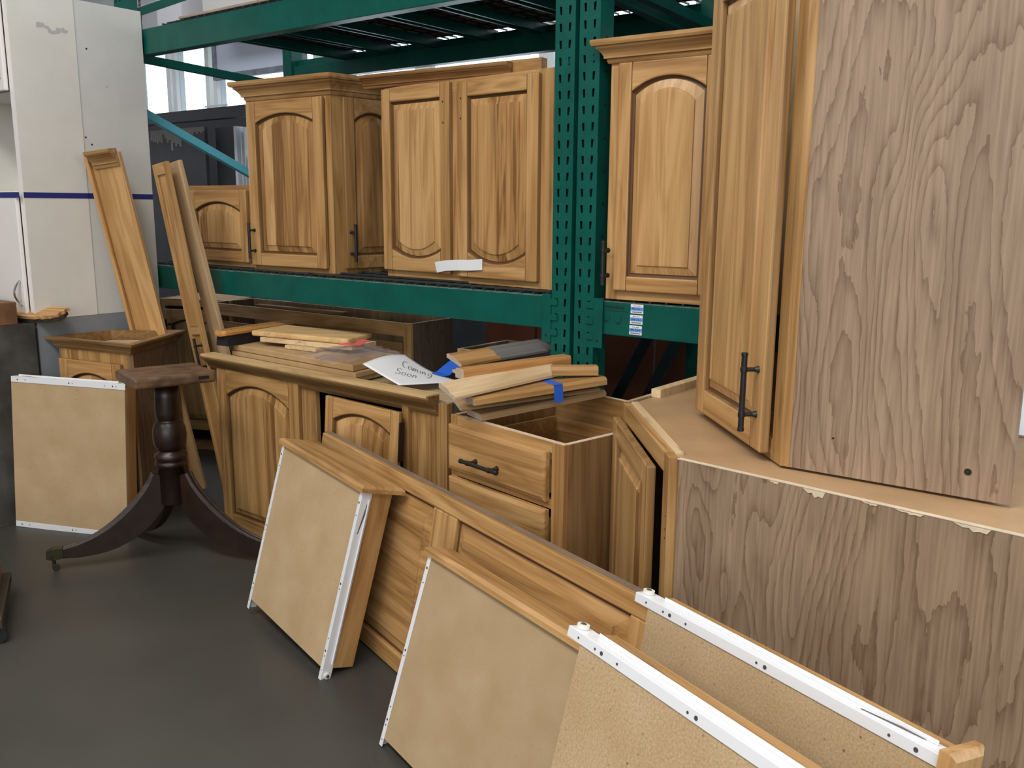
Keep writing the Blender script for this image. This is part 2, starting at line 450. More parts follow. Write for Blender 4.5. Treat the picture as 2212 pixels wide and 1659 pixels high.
def pull(parent, p0, p1, out, name='bar_pull', r=0.0062, stand=0.032):
    """black bar pull between p0 and p1 (on the face), standing off along out"""
    p0 = Vector(p0); p1 = Vector(p1); out = Vector(out).normalized(); d = (p1 - p0).normalized()
    b = MB()
    a, c = p0 + out * stand, p1 + out * stand
    b.cyl(a, c, r)
    L = (p1 - p0).length
    for f in (0.2, 0.8):
        q = p0 + d * (L * f)
        b.cyl(q, q + out * 0.010, r * 1.35, r * 0.75)
        b.cyl(q + out * 0.010, q + out * stand, r * 0.75)
        b.cyl(q + out * stand - d * r * 0.9, q + out * stand + d * r * 0.9, r * 1.25)
    for e in (a, c):
        b.cyl(e - d * 0.004, e + d * 0.004, r * 1.15)
    return b.build(name, BLACK, parent, bevel=0.001, smooth=False)

def door(parent, x0, z0, w, h, y=0.0, th=0.019, arch=0.035, flip=False, fw=0.056, tone=1.0, handle=None, strips=0.055, name='door', M=None, label=None, panel_tone=None):
    """raised-panel door standing proud of plane y (towards -y). Frame mesh + raised_panel sub-part (+ bar_pull)."""
    b = MB(); yf = y - th
    ow, oh = w - 2 * fw, h - 2 * fw
    # stiles
    b.box(x0, yf, z0, x0 + fw, y, z0 + h, 0)
    b.box(x0 + w - fw, yf, z0, x0 + w, y, z0 + h, 0)
    # rails
    def rail(zb, zt, curved, up):
        if not curved:
            b.box(x0 + fw, yf, zb, x0 + w - fw, y, zt, 1); return
        pts = arc_pts(ow, oh - arch, oh)
        if up: poly = [(x0 + fw, zt), *[(x0 + fw + x, z0 + fw + z) for x, z in pts], (x0 + w - fw, zt)]
        else: poly = [(x0 + fw, zb), *[(x0 + fw + x, z0 + h - fw - z) for x, z in pts], (x0 + w - fw, zb)]
        b.prism(poly, yf, y, 'Y', 1)
    rail(z0, z0 + fw, flip and arch > 0, False)
    rail(z0 + h - fw, z0 + h, (not flip) and arch > 0, True)
    for q, f in enumerate(b.f):
        a0, a1, a2 = (Vector(b.v[f[i]]) for i in (0, 1, 2)); nv = (a1 - a0).cross(a2 - a1)
        if nv.length > 0 and abs(nv.normalized().y) < 0.5: b.m[q] = 2
    if M is not None: b.xf(M)
    d = b.build(name, [wood('Z', tone), wood('X', tone * 1.03), wood('Z', tone * 0.62)], parent, bevel=0.0045, seg=2)
    if label: d['label'] = label
    p = raised_panel(ow, oh, arch, flip)
    T = Matrix.Translation((x0 + fw, yf + 0.0015, z0 + fw))
    p.xf((M @ T) if M is not None else T)
    p.build('raised_panel', [wood('Z', tone if panel_tone is None else panel_tone, strips=strips, rough=0.33), GLAZE], d)
    if handle:
        hx, hz0, hz1 = handle
        A = Vector((hx, yf, hz0)); B = Vector((hx, yf, hz1)); O = Vector((0, -1, 0))
        if M is not None: A = M @ A; B = M @ B; O = M.to_3x3() @ O
        pull(d, A, B, O)
    return d

CROWN = [(0.0, 0.0), (0.008, 0.0), (0.012, 0.008), (0.012, 0.015), (0.021, 0.017), (0.021, 0.023), (0.025, 0.031), (0.034, 0.043), (0.043, 0.050), (0.043, 0.056), (0.054, 0.058), (0.058, 0.066), (0.058, 0.078), (0.0, 0.078)]
def crown(path, z, prof=CROWN, scale=1.0, closed=False):
    """moulding swept along a 2-D polyline; outside is on the right-hand side of travel"""
    n = len(path); secs = []
    for i in range(n):
        p = Vector(path[i])
        dirs = []
        if i > 0 or closed: dirs.append((p - Vector(path[i-1])).normalized())
        if i < n - 1 or closed: dirs.append((Vector(path[(i+1) % n]) - p).normalized())
        ns = [Vector((d.y, -d.x)) for d in dirs]
        nn = sum(ns, Vector((0, 0))) / len(ns)
        nn = nn / max(nn.length_squared, 0.2)
        secs.append([(p.x + nn.x * o * scale, p.y + nn.y * o * scale, z + h * scale) for o, h in prof])
    if closed: secs.append(secs[0])
    return MB().sweep(secs, cap=not closed)

def panel_box(b, x0, y0, z0, x1, y1, z1, mi=0): return b.box(x0, y0, z0, x1, y1, z1, mi)

# ------------------------------------------------------------------ room shell
def quad_wall(name, p0, p1, z0, z1, th, mats, side=1):
    p0 = Vector(p0); p1 = Vector(p1); d = (p1 - p0).normalized(); nrm = Vector((-d.y, d.x)) * th * side
    b = MB()
    poly = [(p0.x, p0.y), (p1.x, p1.y), (p1.x + nrm.x, p1.y + nrm.y), (p0.x + nrm.x, p0.y + nrm.y)]
    b.prism(poly, z0, z1)
    return struct(b.build(name, mats))
fl = MB().box(-12, -6, -0.1, 9, 14, 0.0)
struct(fl.build('floor', floor_mat()))
struct(MB().box(-12, -6, 4.5, 9, 14, 4.6).build('ceiling', CEIL))

WT = 2.9   # t of the back wall's face
ZS = 2.30  # window sill
ZH = 2.95  # window head
def wall_piece(b, s0, s1, z0, z1, t0=WT, t1=WT + 0.25, mi=0):
    vs = [rk(s, t, z) for z in (z0, z1) for (s, t) in ((s0, t0), (s1, t0), (s1, t1), (s0, t1))]
    b.add(vs, [(0,3,2,1),(4,5,6,7),(0,1,5,4),(1,2,6,5),(2,3,7,6),(3,0,4,7)], mi)
wb = MB()
wall_piece(wb, -10, -4.55, 0, ZS, mi=1)
wall_piece(wb, -4.55, 6, 0, 1.25, mi=1)
wall_piece(wb, -2.15, 6, 1.25, ZS, mi=1)
wall_piece(wb, -10, 6, ZH, 4.5)
wall_piece(wb, -10, -7.6, ZS, ZH)
wall_piece(wb, 1.9, 6, ZS, ZH)
struct(wb.build('wall_back', [WALLPAINT, WALLLOW]))
# window bays in the back wall: frame with mullions, a pane each
bays = [(-7.6, -6.84), (-6.70, -6.18), (-6.02, -4.6), (-4.5, -3.4), (-3.3, -2.2), (-2.1, -1.0), (-0.9, 0.3), (0.4, 1.9)]
for i, (s0, s1) in enumerate(bays):
    w = bpy.data.objects.new('window_%d' % (i + 1), None); COL.objects.link(w); w['kind'] = 'structure'
    fb = MB(); fw = 0.045; zs = ZS if (s1 < -4.55 or s0 > -2.15) else 1.25
    wall_piece(fb, s0 - 0.05, s0 + 0.012, zs, ZH, WT + 0.02, WT + 0.12)
    wall_piece(fb, s1 - 0.012, s1 + 0.05, zs, ZH, WT + 0.02, WT + 0.12)
    wall_piece(fb, s0 + 0.012, s1 - 0.012, zs, zs + 0.02, WT + 0.02, WT + 0.12)
    wall_piece(fb, s0 + 0.012, s1 - 0.012, ZH - fw, ZH, WT + 0.02, WT + 0.12)
    fb.build('window_frame', FRAMEP, w)
    for z0, z1 in ((zs + fw, ZH - fw),):
        pb = MB(); wall_piece(pb, s0 + 0.012, s1 - 0.012, z0 - 0.025, z1, WT + 0.06, WT + 0.066)
        pb.build('window_pane', GLASS, w)
# hopper sash standing open in the third bay
hop = MB()
for (a0, a1, z0, z1) in ((-5.98, -4.66, 2.56, 2.61), (-5.98, -4.66, 2.90, 2.945), (-5.98, -5.93, 2.61, 2.90), (-4.72, -4.66, 2.61, 2.90)):
    wall_piece(hop, a0, a1, z0, z1, WT - 0.04, WT + 0.0, 0)
wall_piece(hop, -5.93, -4.72, 2.61, 2.90, WT - 0.022, WT - 0.016, 1)
frost = plain('frosted_pane', (0.50, 0.55, 0.66), 0.5)
hs = hop.build('window_sash', [plain('weathered_sash', (0.20, 0.23, 0.27), 0.6, noise=0.4, nscale=20), frost])
struct(hs)
# white painted pier and the upper white wall panel left of it
pier = MB(); wall_piece(pier, -6.40, -6.0, 2.955, 4.5, WT - 0.32, WT - 0.02)
struct(pier.build('trim_1', plain('white_pier_paint', (0.72, 0.71, 0.74), 0.6)))
up = MB(); wall_piece(up, -5.70, 3.5, 2.955, 4.5, WT - 0.30, WT - 0.02)
struct(up.build('trim_2', plain('cream_bulkhead_paint', (0.66, 0.64, 0.60), 0.6)))
# other walls of the warehouse
quad_wall('wall_left', (-12, -6), (-12, 14), 0, 4.5, 0.2, WALLPAINT, 1)
quad_wall('wall_front', (-12, -6), (9, -6), 0, 4.5, 0.2, WALLPAINT, -1)
wr = MB()
wr.box(4.2, -6, 0, 4.4, 1.6, 4.5); wr.box(4.2, 1.6, 3.4, 4.4, 6.6, 4.5); wr.box(4.2, 6.6, 0, 4.4, 14, 4.5)
struct(wr.build('wall_right', WALLPAINT))

# ------------------------------------------------------------------ pallet racks
def rack_obj(b, name, mats, parent, **k): return b.build(name, mats, parent, **k)
PITCH = 0.0508
def post_mesh(z1, slots=True):
    """3in x 3in C-post, front at y=0, x 0..0.076; two columns of converging teardrop slots"""
    W, D, TH = 0.076, 0.076, 0.003
    b = MB()
    if slots:
        n = int(z1 / PITCH)
        xs_t = (0.0155, 0.0245, 0.0515, 0.0605)     # slot edges at slot top
        xs_b = (0.0185, 0.0250, 0.0510, 0.0575)     # at slot bottom
        for k in range(n):
            a = k * PITCH; zb = a + 0.013; zt = a + 0.038; c = a + PITCH
            X = lambda l: ([0, *xs_t, W] if l else [0, *xs_b, W])
            rows = [(a, X(0)), (zb, X(0)), (zt, X(1)), (c, X(1))]
            g = [[(x, 0, z) for x in xr] for z, xr in rows]
            vs = [p for row in g for p in row]
            fs = []
            for r in range(3):
                for q in range(5):
                    if r == 1 and q in (1, 3): continue
                    fs.append((r*6 + q, r*6 + q + 1, (r+1)*6 + q + 1, (r+1)*6 + q))
            b.add(vs, fs)
        b.add([(0, 0, n*PITCH), (W, 0, n*PITCH), (W, 0, z1), (0, 0, z1)], [(0, 1, 2, 3)])
    else:
        b.box(0, 0, 0, W, TH, z1)
    b.box(0, 0.0002, 0, TH, D, z1); b.box(W - TH, 0.0002, 0, W, D, z1)
    b.box(TH, D - TH, 0, W - TH, D, z1)  # added back plate, stops light showing through the slots
    b.box(-0.012, -0.012, 0, W + 0.012, D + 0.012, 0.006)
    return b
def beam(b, s0, s1, z0, z1, front=True, t=0.004, depth=0.055, mi=0):
    """step beam between two posts in rack-local coords (x=s,y=t)"""
    y0, y1 = (t, t + depth) if front else (t - depth, t)
    step = 0.038
    if front:
        poly = [(y0, z0), (y1, z0), (y1, z1 - step), (y0 + 0.025, z1 - step), (y0 + 0.025, z1), (y0, z1)]
    else:
        poly = [(y0, z0), (y1, z0), (y1, z1), (y1 - 0.025, z1), (y1 - 0.025, z1 - step), (y0, z1 - step)]
    b.prism(poly, s0, s1, 'X', mi)
    return b
def make_rack(name, label, s_left, s_right, left_front_at, levels, DEPTH, brace_specs):
    e = thing(name, label, 'rack', rk(0, 0, 0), RYAW)
    H = 3.0
    for s in (s_left, s_right - 0.076):
        for t, sl in ((0.0, True), (DEPTH - 0.076, False)):
            o = post_mesh(H, sl)
            o.xf(Matrix.Translation((s, t, 0)))
            q = o.build('post', GREEN, e)
            # bolt holes on the post's side flange
            if sl:
                hb = MB()
                for k in range(14):
                    z = 0.6 + k * 0.1016
                    for sx in (s - 0.0004, s + 0.0764):
                        hb.cyl((sx, 0.038, z), (sx + 0.0003, 0.038, z), 0.005, n=8)
                hb.build('bolt_hole', BLACK, q, kind='stuff')
    # frame braces at both ends
    for s in (s_left + 0.02, s_right - 0.056):
        for (ta, za, tb, zb, mat) in brace_specs:
            br = MB(); A = Vector((s + 0.018, ta, za)); B = Vector((s + 0.018, tb, zb)); d = (B - A).normalized()
            up = Vector((1, 0, 0)).cross(d)
            hw = 0.019
            secs = []
            for p in (A, B):
                secs.append([p + Vector((-0.018, 0, 0)) + up * hw, p + Vector((0.018, 0, 0)) + up * hw, p + Vector((0.018, 0, 0)) - up * hw, p + Vector((-0.018, 0, 0)) - up * hw])
            br.sweep(secs).build('brace', mat, e)
    a, c = s_left + 0.076, s_right - 0.076
    for (zf0, zf1) in levels:
        for front in (True, False):
            b = MB()
            if front: beam(b, a + 0.001, c - 0.001, zf0, zf1, True, 0.006)
            else: beam(b, a + 0.001, c - 0.001, zf0, zf1, False, DEPTH - 0.01)
            bm = b.build('beam', GREEN, e, bevel=0.003)
            # end connectors with hooks over the slots
            for sx, sg in ((a, 1), (c, -1)):
                k = MB()
                y0 = -0.004 if front else DEPTH
                x0, x1 = sorted((sx - sg * 0.012, sx + sg * 0.034))
                yy0, yy1 = (y0 - 0.0, y0 + 0.0035) if front else (y0 - 0.0, y0 + 0.0035)
                k.box(min(sx, sx + sg*0.036), yy0, zf0 - 0.045, max(sx, sx + sg*0.036), yy1, zf1 + 0.008)
                for hk in range(3):
                    z = zf0 - 0.02 + hk * PITCH
                    k.box(min(sx - sg*0.026, sx), yy0 - 0.001, z, max(sx - sg*0.026, sx), yy1, z + 0.02)
                k.cyl((sx + sg * 0.018, yy0 - 0.001, zf0 - 0.022), (sx + sg * 0.018, yy0, zf0 - 0.022), 0.0045, n=10, mi=1)
                k.build('end_connector', [GREEN, BLACK], bm, bevel=0.001)
    return e, a, c
BR = [(0.05, 1.87, 1.05, 1.42, CYAN), (0.05, 2.11, 1.05, 2.06, GREEN), (0.05, 2.3, 1.05, 2.75, GREEN)]
RACK1, a1, c1 = make_rack('pallet_rack', 'long green pallet rack left of the paired posts holding three wall cabinets', -2.60, 0.076, 0, [(1.0, 1.11), (2.095, 2.21)], 1.07, BR)
RACK2, a2, c2 = make_rack('pallet_rack', 'green pallet rack right of the paired posts with three blue and white stickers', 0.092, 2.60, 0, [(1.0, 1.108), (2.095, 2.21)], 1.07, BR)
RACK1_BEAM = [o for o in RACK1.children if o.name.startswith('beam')]
RACK2_BEAM = [o for o in RACK2.children if o.name.startswith('beam')]

# worn strip along the front edge of the low beams
for rack, bmo, a, c in ((RACK1, RACK1_BEAM[0], a1, c1), (RACK2, RACK2_BEAM[0], a2, c2)):
    z1 = 1.11 if rack is RACK1 else 1.108
    MB().box(a + 0.03, 0.0055, z1 - 0.002, c - 0.03, 0.030, z1 + 0.0012).build('worn_edge', GREEN_WORN, bmo)

# support bars and wire decks
def deck(name, label, group, s0, s1, z, DEPTH, step=0.305, wire=0.0032):
    e = thing(name, label, 'wire deck', rk(0, 0, 0), RYAW, group)
    n = max(2, int(round((s1 - s0) / step)))
    for k in range(n):
        s = s0 + (k + 0.5) * (s1 - s0) / n
        b = MB()
        b.box(s - 0.022, 0.012, z - 0.040, s - 0.019, DEPTH - 0.03, z - 0.004)
        b.box(s + 0.019, 0.012, z - 0.040, s + 0.022, DEPTH - 0.03, z - 0.004)
        b.box(s - 0.022, 0.012, z - 0.004, s + 0.022, DEPTH - 0.03, z - 0.0015)
        b.box(s - 0.030, 0.012, z - 0.043, s - 0.019, DEPTH - 0.03, z - 0.040)
        b.box(s + 0.019, 0.012, z - 0.043, s + 0.030, DEPTH - 0.03, z - 0.040)
        b.build('support_bar', GREEN, e)
    b = MB()
    ns = int((s1 - s0) / 0.055)
    for k in range(ns + 1):
        s = s0 + 0.008 + k * (s1 - s0 - 0.016) / ns
        b.box(s - wire, 0.010, z, s + wire, DEPTH - 0.02, z + 2 * wire)
    for k in range(10):
        t = 0.035 + k * (DEPTH - 0.09) / 9
        b.box(s0 + 0.008, t - wire, z + 2 * wire, s1 - 0.008, t + wire, z + 4 * wire)
    b.build('wire_grid', WIRE, e, kind='stuff')
    return e
mid = (a1 + c1) / 2
deck('wire_deck', 'wire deck under the corner cabinet at the left of the lower shelf', 'lower shelf decks', a1 + 0.02, mid - 0.01, 1.1125, 1.07)
deck('wire_deck', 'wire deck under the upside-down two-door cabinet on the lower shelf', 'lower shelf decks', mid + 0.01, c1 - 0.02, 1.1125, 1.07)
deck('wire_deck', 'wire deck under the crowned cabinet right of the green posts', 'lower shelf decks', a2 + 0.02, 1.34, 1.1105, 1.07)
deck('wire_deck', 'overhead wire deck nearest the bright windows at upper left', 'overhead decks', a1 + 0.30, mid - 0.01, 2.2125, 1.07)
deck('wire_deck', 'overhead wire deck just left of the paired green posts', 'overhead decks', mid + 0.01, c1 - 0.02, 2.2125, 1.07)
deck('wire_deck', 'overhead wire deck right of the paired green posts', 'overhead decks', a2 + 0.02, 1.34, 2.2125, 1.07)
for k, (s0, s1, t0, t1, h, lab) in enumerate(((-2.10, -1.53, 0.02, 1.03, 0.012, 'flat dark cardboard sheet nearest the windows on the overhead deck'), (-1.52, -0.90, 0.02, 1.04, 0.018, 'wide dark cardboard sheet in the middle of the overhead deck'), (-0.89, -0.03, 0.02, 1.04, 0.014, 'long dark cardboard sheet beside the paired green posts overhead'), (0.20, 1.30, 0.02, 1.04, 0.014, 'dark cardboard sheet overhead to the right of the green posts'))):
    o = MB().box(0, 0, 0, s1 - s0, t1 - t0, h).build('cardboard_sheet', plain('dusty_carton_%d' % k, (0.42 + 0.05 * (k % 2), 0.34, 0.29), 0.85, noise=0.3, nscale=6), bevel=0.003)
    o.location = rk(s0, t0, 2.2245); o.rotation_euler = (0, 0, RYAW)
    tag(o, lab, 'cardboard', 'sheets on the overhead decks')

def text_mesh(txt, size, name, mat, parent, M, depth=0.0, shear=0.0, bold=0.0):
    c = bpy.data.curves.new('lettering', 'FONT'); c.body = txt; c.size = size; c.align_x = 'CENTER'; c.align_y = 'CENTER'; c.shear = shear; c.extrude = depth; c.offset = bold
    t = bpy.data.objects.new('lettering', c); COL.objects.link(t)
    dg = bpy.context.evaluated_depsgraph_get()
    me = bpy.data.meshes.new_from_object(t.evaluated_get(dg))
    bpy.data.objects.remove(t)
    me.transform(M); me.materials.clear(); me.materials.append(mat)
    o = bpy.data.objects.new(name, me); COL.objects.link(o)
    if parent is not None: o.parent = parent
    return o
def on_face(x, y, z):   # text standing on a face that looks towards -y
    return Matrix.Translation((x, y, z)) @ Matrix.Rotation(R(90), 4, 'X')
def letters_into(b, txt, size, M, mi, bold=0.0):
    o = text_mesh(txt, size, 'lettering', INK, None, M, bold=bold)
    me = o.data
    b.add([v.co for v in me.vertices], [tuple(p.vertices) for p in me.polygons], mi)
    bpy.data.objects.remove(o)
B2 = RACK2_BEAM[0]
for k, code in enumerate(('BN-C4-1', 'BN-C4-2', 'BN-C4-3')):
    zc = 1.0905 - k * 0.0335; xc = 0.325 - k * 0.0015
    b = MB(); y = 0.0052
    b.box(xc - 0.0225, y - 0.0004, zc - 0.0145, xc + 0.0225, y + 0.0008, zc + 0.0145, 0)
    b.box(xc - 0.0224, y - 0.0006, zc - 0.0055, xc + 0.0224, y - 0.0003, zc + 0.0060, 1)
    letters_into(b, code, 0.0095, on_face(xc, y - 0.0008, zc), 2, bold=0.0002)
    for q in range(26):
        x = xc - 0.0175 + q * 0.00138
        b.box(x, y - 0.0007, zc - 0.0118, x + 0.0006 + 0.0005 * ((q * 7) % 3 == 0), y - 0.0004, zc - 0.0078, 3)
    for q in range(9):
        if q == 4: continue
        x = xc - 0.0125 + q * 0.0028
        b.box(x, y - 0.0007, zc + 0.0085, x + 0.0018, y - 0.0004, zc + 0.0106, 3)
    b.build('sticker', [PAPER, STKBLUE, STKINK, BLACKINK], B2)
b = MB()
letters_into(b, 'WARNING', 0.0145, on_face(0.243, 0.0050, 1.090), 0, bold=0.0003)
letters_into(b, 'NO', 0.0100, on_face(0.212, 0.0050, 1.044), 0, bold=0.0002)
letters_into(b, 'YES', 0.0100, on_face(0.256, 0.0050, 1.040), 0, bold=0.0002)
b.box(0.215, 0.0049, 1.0785, 0.290, 0.0051, 1.0797); b.box(0.226, 0.0049, 1.048, 0.2268, 0.0051, 1.068); b.box(0.266, 0.0049, 1.040, 0.2672, 0.0051, 1.062)
b.build('warning_print', BLACKINK, B2)

# ------------------------------------------------------------------ wall cabinets on the rack
def carcass(e, w, d, h, side=None, tone=0.9, open_top=False, top=True, frame=0.04, face=True, inner=False, midst=None, left_side=None, top_mat=None, rframe=None):
    side = side or vinyl(0.85, lat='Y')
    MB().box(0, 0.019, 0, 0.014, d, h).build('side_panel', left_side or side, e)
    MB().box(w - 0.014, 0.019, 0, w, d, h).build('side_panel', side, e)
    MB().box(0.014, d - 0.008, 0.0, w - 0.014, d, h).build('back_panel', wood('Z', 0.8, raw=True), e)
    MB().box(0.014, 0.019, 0.012, w - 0.014, d - 0.008, 0.026).build('bottom_panel', wood('X', 0.9, raw=True), e)
    if top: MB().box(0.014, 0.019, h - 0.016, w - 0.014, d - 0.008, h - 0.002).build('top_panel', top_mat or TOPPLY, e)
    if face:
        b = MB()
        b.box(0, 0, 0, frame, 0.019, h, 0); b.box(w - (rframe or frame), 0, 0, w, 0.019, h, 0)
        if midst:
            for m0, m1 in midst: b.box(m0, 0, frame, m1, 0.019, h - frame, 0)
        b.box(frame, 0, 0, w - (rframe or frame), 0.019, frame, 1); b.box(frame, 0, h - frame, w - (rframe or frame), 0.019, h, 1)
        b.build('face_frame', [wood('Z', tone), wood('X', tone)], e, bevel=0.0012)

# (a) short cabinet at the far left of the shelf
ea = thing('wall_cabinet', 'short one-door arched cabinet at the left end of the lower shelf', 'cabinet', (-1.553 - 0.071, 4.505 + 0.055, 1.1185), R(-38))
carcass(ea, 0.555, 0.29, 0.375, tone=0.95)
door(ea, 0.065, 0.022, 0.462, 0.330, arch=0.040, tone=1.0, strips=0.07, fw=0.052)

# (b) angled end cabinet with crown
eb = thing('corner_wall_cabinet', 'tall crowned cabinet with two arched doors on angled faces beside short cabinet', 'cabinet', (-1.165, 4.138, 1.1185), R(-33.5))
HB = 0.742
ang = R(79.1)
ux, uy = math.cos(ang), math.sin(ang)
wB, wR = 0.500, 0.36
foot = [(0, 0), (wB, 0), (wB + wR * ux, wR * uy), (0.10, wR * uy)]
b = MB(); b.prism(foot, 0, HB, 'Z', 0); b.build('carcass', wood('Z', 0.88), eb)
b = MB(); b.box(-0.001, -0.004, 0, 0.03, 0.0, HB); b.box(wB - 0.032, -0.004, 0, wB + 0.001, 0.0, HB)
b.box(0.03, -0.004, 0, wB - 0.032, 0, 0.03, 1); b.box(0.03, -0.004, HB - 0.03, wB - 0.032, 0, HB, 1)
b.build('face_frame', [wood('Z', 0.95), wood('X', 0.95)], eb, bevel=0.001)
door(eb, 0.006, 0.020, 0.462, 0.705, y=-0.004, arch=0.036, tone=1.02, handle=(0.030, 0.055, 0.205), strips=0.075, panel_tone=1.02)
MR = Matrix.Translation((wB, 0, 0)) @ Matrix.Rotation(ang, 4, 'Z')
door(eb, 0.045, 0.020, 0.30, 0.705, y=-0.001, arch=0.034, tone=0.85, handle=(0.068, 0.055, 0.205), M=MR, strips=0.06)
b = crown([(0.02, 0.22), (0.0, 0.0), (wB, 0.0), (wB + wR * ux, wR * uy)], HB - 0.012)
b.build('crown_molding', wood('X', 0.85), eb)
MB().prism([(0, 0), (wB, 0), (wB + wR * ux, wR * uy), (0.10, wR * uy)], HB + 0.001, HB + 0.060).build('top_cleat', wood('X', 1.0), eb)

# (c) two-door cabinet stood upside down
ec = thing('wall_cabinet', 'two-door cabinet standing upside down with arches at the bottom of its doors', 'cabinet', (-0.514, 3.751, 1.1185), R(-42))
carcass(ec, 0.885, 0.29, 0.742, tone=1.02, frame=0.045, rframe=0.095, midst=[(0.37, 0.45)])
door(ec, -0.002, 0.030, 0.388, 0.705, arch=0.035, flip=True, tone=1.06, fw=0.052, strips=0.085)
door(ec, 0.424, 0.024, 0.396, 0.705, arch=0.040, flip=True, tone=1.08, fw=0.054, strips=0.085)
for x, z in ((0.353, 0.665), (0.354, 0.59), (0.448, 0.670), (0.447, 0.60)):
    MB().cyl((x, -0.0195, z), (x, -0.018, z), 0.0035, n=10).build('screw_hole', DARK, ec)

# paper strip taped over the two doors
pb = MB(); secs = []
pp = [(0.306, 0.073, 0.0), (0.37, 0.083, 0.004), (0.44, 0.088, 0.007), (0.50, 0.090, 0.003), (0.562, 0.095, 0.001)]
vs = []
for i, (x, z, dy) in enumerate(pp):
    vs += [(x, -0.0225 - dy, z), (x + (0.012 if i == 0 else 0), -0.0225 - dy, z - 0.040)]
pb.add(vs, [(2*i, 2*i+1, 2*i+3, 2*i+2) for i in range(len(pp) - 1)])
po = pb.xf(ec.matrix_basis if False else Matrix.Translation((-0.514, 3.751, 1.1185)) @ Matrix.Rotation(R(-42), 4, 'Z')).build('paper_strip', PAPER)
md = po.modifiers.new('thick', 'SOLIDIFY'); md.thickness = 0.0006
tag(po, 'white paper strip stuck across the bottoms of the upside-down cabinet doors', 'paper')
tb = MB(); tb.box(0.46, -0.0262, 0.066, 0.505, -0.0255, 0.072); tb.box(0.50, -0.0248, 0.062, 0.535, -0.024, 0.068)
tb.xf(Matrix.Translation((-0.514, 3.751, 1.1185)) @ Matrix.Rotation(R(-42), 4, 'Z')).build('tape', plain('clear_tape', (0.85, 0.86, 0.9), 0.1), po)

# loose crown length lying along the tops of (b) and (c)
q0 = Vector((-0.60, 3.80, 0)); q1 = Vector((-0.005, 3.405, 0))
dirv = (q1 - q0).normalized(); 
lc = thing('crown_length', 'dark-edged crown molding length lying on top of the upside-down cabinet', 'molding', (q0.x, q0.y, 1.8625), math.atan2(dirv.y, dirv.x))
crown([(0, 0), ((q1 - q0).length, 0)], 0.0, scale=0.62).build('molding', wood('X', 0.62, tint=(1, 0.9, 0.85)), lc)
MB().box(0, 0.002, 0.0, (q1 - q0).length + 0.12, 0.04, 0.056).build('fillet', wood('X', 1.05), lc)

# (d) crowned single-door cabinet right of the posts
ed = thing('wall_cabinet', 'crowned one-door cabinet with knotty arched panel right of the green posts', 'cabinet', (0.297, 2.901, 1.1165), R(-35))
carcass(ed, 0.40, 0.29, 0.735, tone=1.05, side=wood('Z', 0.7))
door(ed, 0.034, 0.030, 0.332, 0.683, arch=0.040, tone=1.10, fw=0.046, handle=(0.016, 0.050, 0.180), strips=0.085, panel_tone=1.05)
crown([(0, 0.25), (0.0, 0.0), (0.40, 0.0)], 0.715, scale=0.86).build('crown_molding', wood('X', 0.95), ed)
MB().box(0.0, 0.02, 0.737, 0.40, 0.27, 0.784).build('top_cleat', wood('X', 1.1), ed)

# (e) tall diagonal wall cabinet standing on the corner base
ze = 0.8785
eF = Vector((0.556, 1.817)); dF = Vector((-0.113, 0.9936)).normalized()
eL = eF + dF * 0.50
dS = Vector((0.805, -0.593)).normalized()
eB = eF + dS * 0.425
yawE = math.atan2((eF - eL).y, (eF - eL).x)
ee = thing('corner_wall_cabinet', 'large diagonal corner cabinet standing on the corner base cabinet', 'cabinet', (eL.x, eL.y, ze), yawE)
Mi = (Matrix.Translation((eL.x, eL.y, 0)) @ Matrix.Rotation(yawE, 4, 'Z')).inverted()
def le(p): v = Mi @ Vector((p[0], p[1], 0)); return (v.x, v.y)
HE = 1.07
back = dS.orthogonal(); back = Vector((-dS.y, dS.x)) if (-dS.y * 1) > 0 else Vector((dS.y, -dS.x))
p5 = [le(eL), le(eF), le(eB), le(eB + Vector((0.44, 0.90)) * 0.60), le(eL + back * 0.38)]
# thin panels round the footprint
def wallpanel(parent, name, a, c, th, z0, z1, mat, off=0.0, bevel=0.0):
    a = Vector(a); c = Vector(c); d = (c - a).normalized(); n = Vector((-d.y, d.x))
    poly = [a + n * off, c + n * off, c + n * (th + off), a + n * (th + off)]
    return MB().prism([(p.x, p.y) for p in poly], z0, z1).build(name, mat, parent, bevel=bevel)
wallpanel(ee, 'side_panel', Vector(p5[1]) + (Vector(p5[2]) - Vector(p5[1])).normalized() * 0.020, p5[2], 0.015, 0, HE, vinyl(1.0, (1.03, 1.0, 0.98)), bevel=0.0008)
wallpanel(ee, 'back_panel', Vector(p5[2]) + (Vector(p5[1]) - Vector(p5[2])).normalized() * 0.016 + (Vector(p5[3]) - Vector(p5[2])).normalized() * 0.016, p5[3], 0.012, 0, HE, wood('Z', 0.8, raw=True))
wallpanel(ee, 'back_panel', p5[3], p5[4], 0.012, 0, HE, wood('Z', 0.8, raw=True))
wallpanel(ee, 'side_panel', p5[4], p5[0], 0.015, 0, HE, vinyl(0.9))
cE = sum((Vector(p) for p in p5), Vector((0, 0))) / 5
MB().prism([tuple(Vector(p) + (cE - Vector(p)) * 0.10) for p in p5], 0.004, 0.016).build('bottom_panel', wood('X', 0.95), ee)
b = MB(); W_E = (eF - eL).length
b.box(0, 0, 0, 0.045, 0.019, HE, 0); b.box(W_E - 0.045, 0, 0, W_E, 0.019, HE, 0); b.box(0.045, 0, 0, W_E - 0.045, 0.019, 0.045, 1); b.box(0.045, 0, HE - 0.045, W_E - 0.045, 0.019, HE, 1)
b.build('face_frame', [wood('Z', 0.95), wood('X', 0.95)], ee, bevel=0.001)
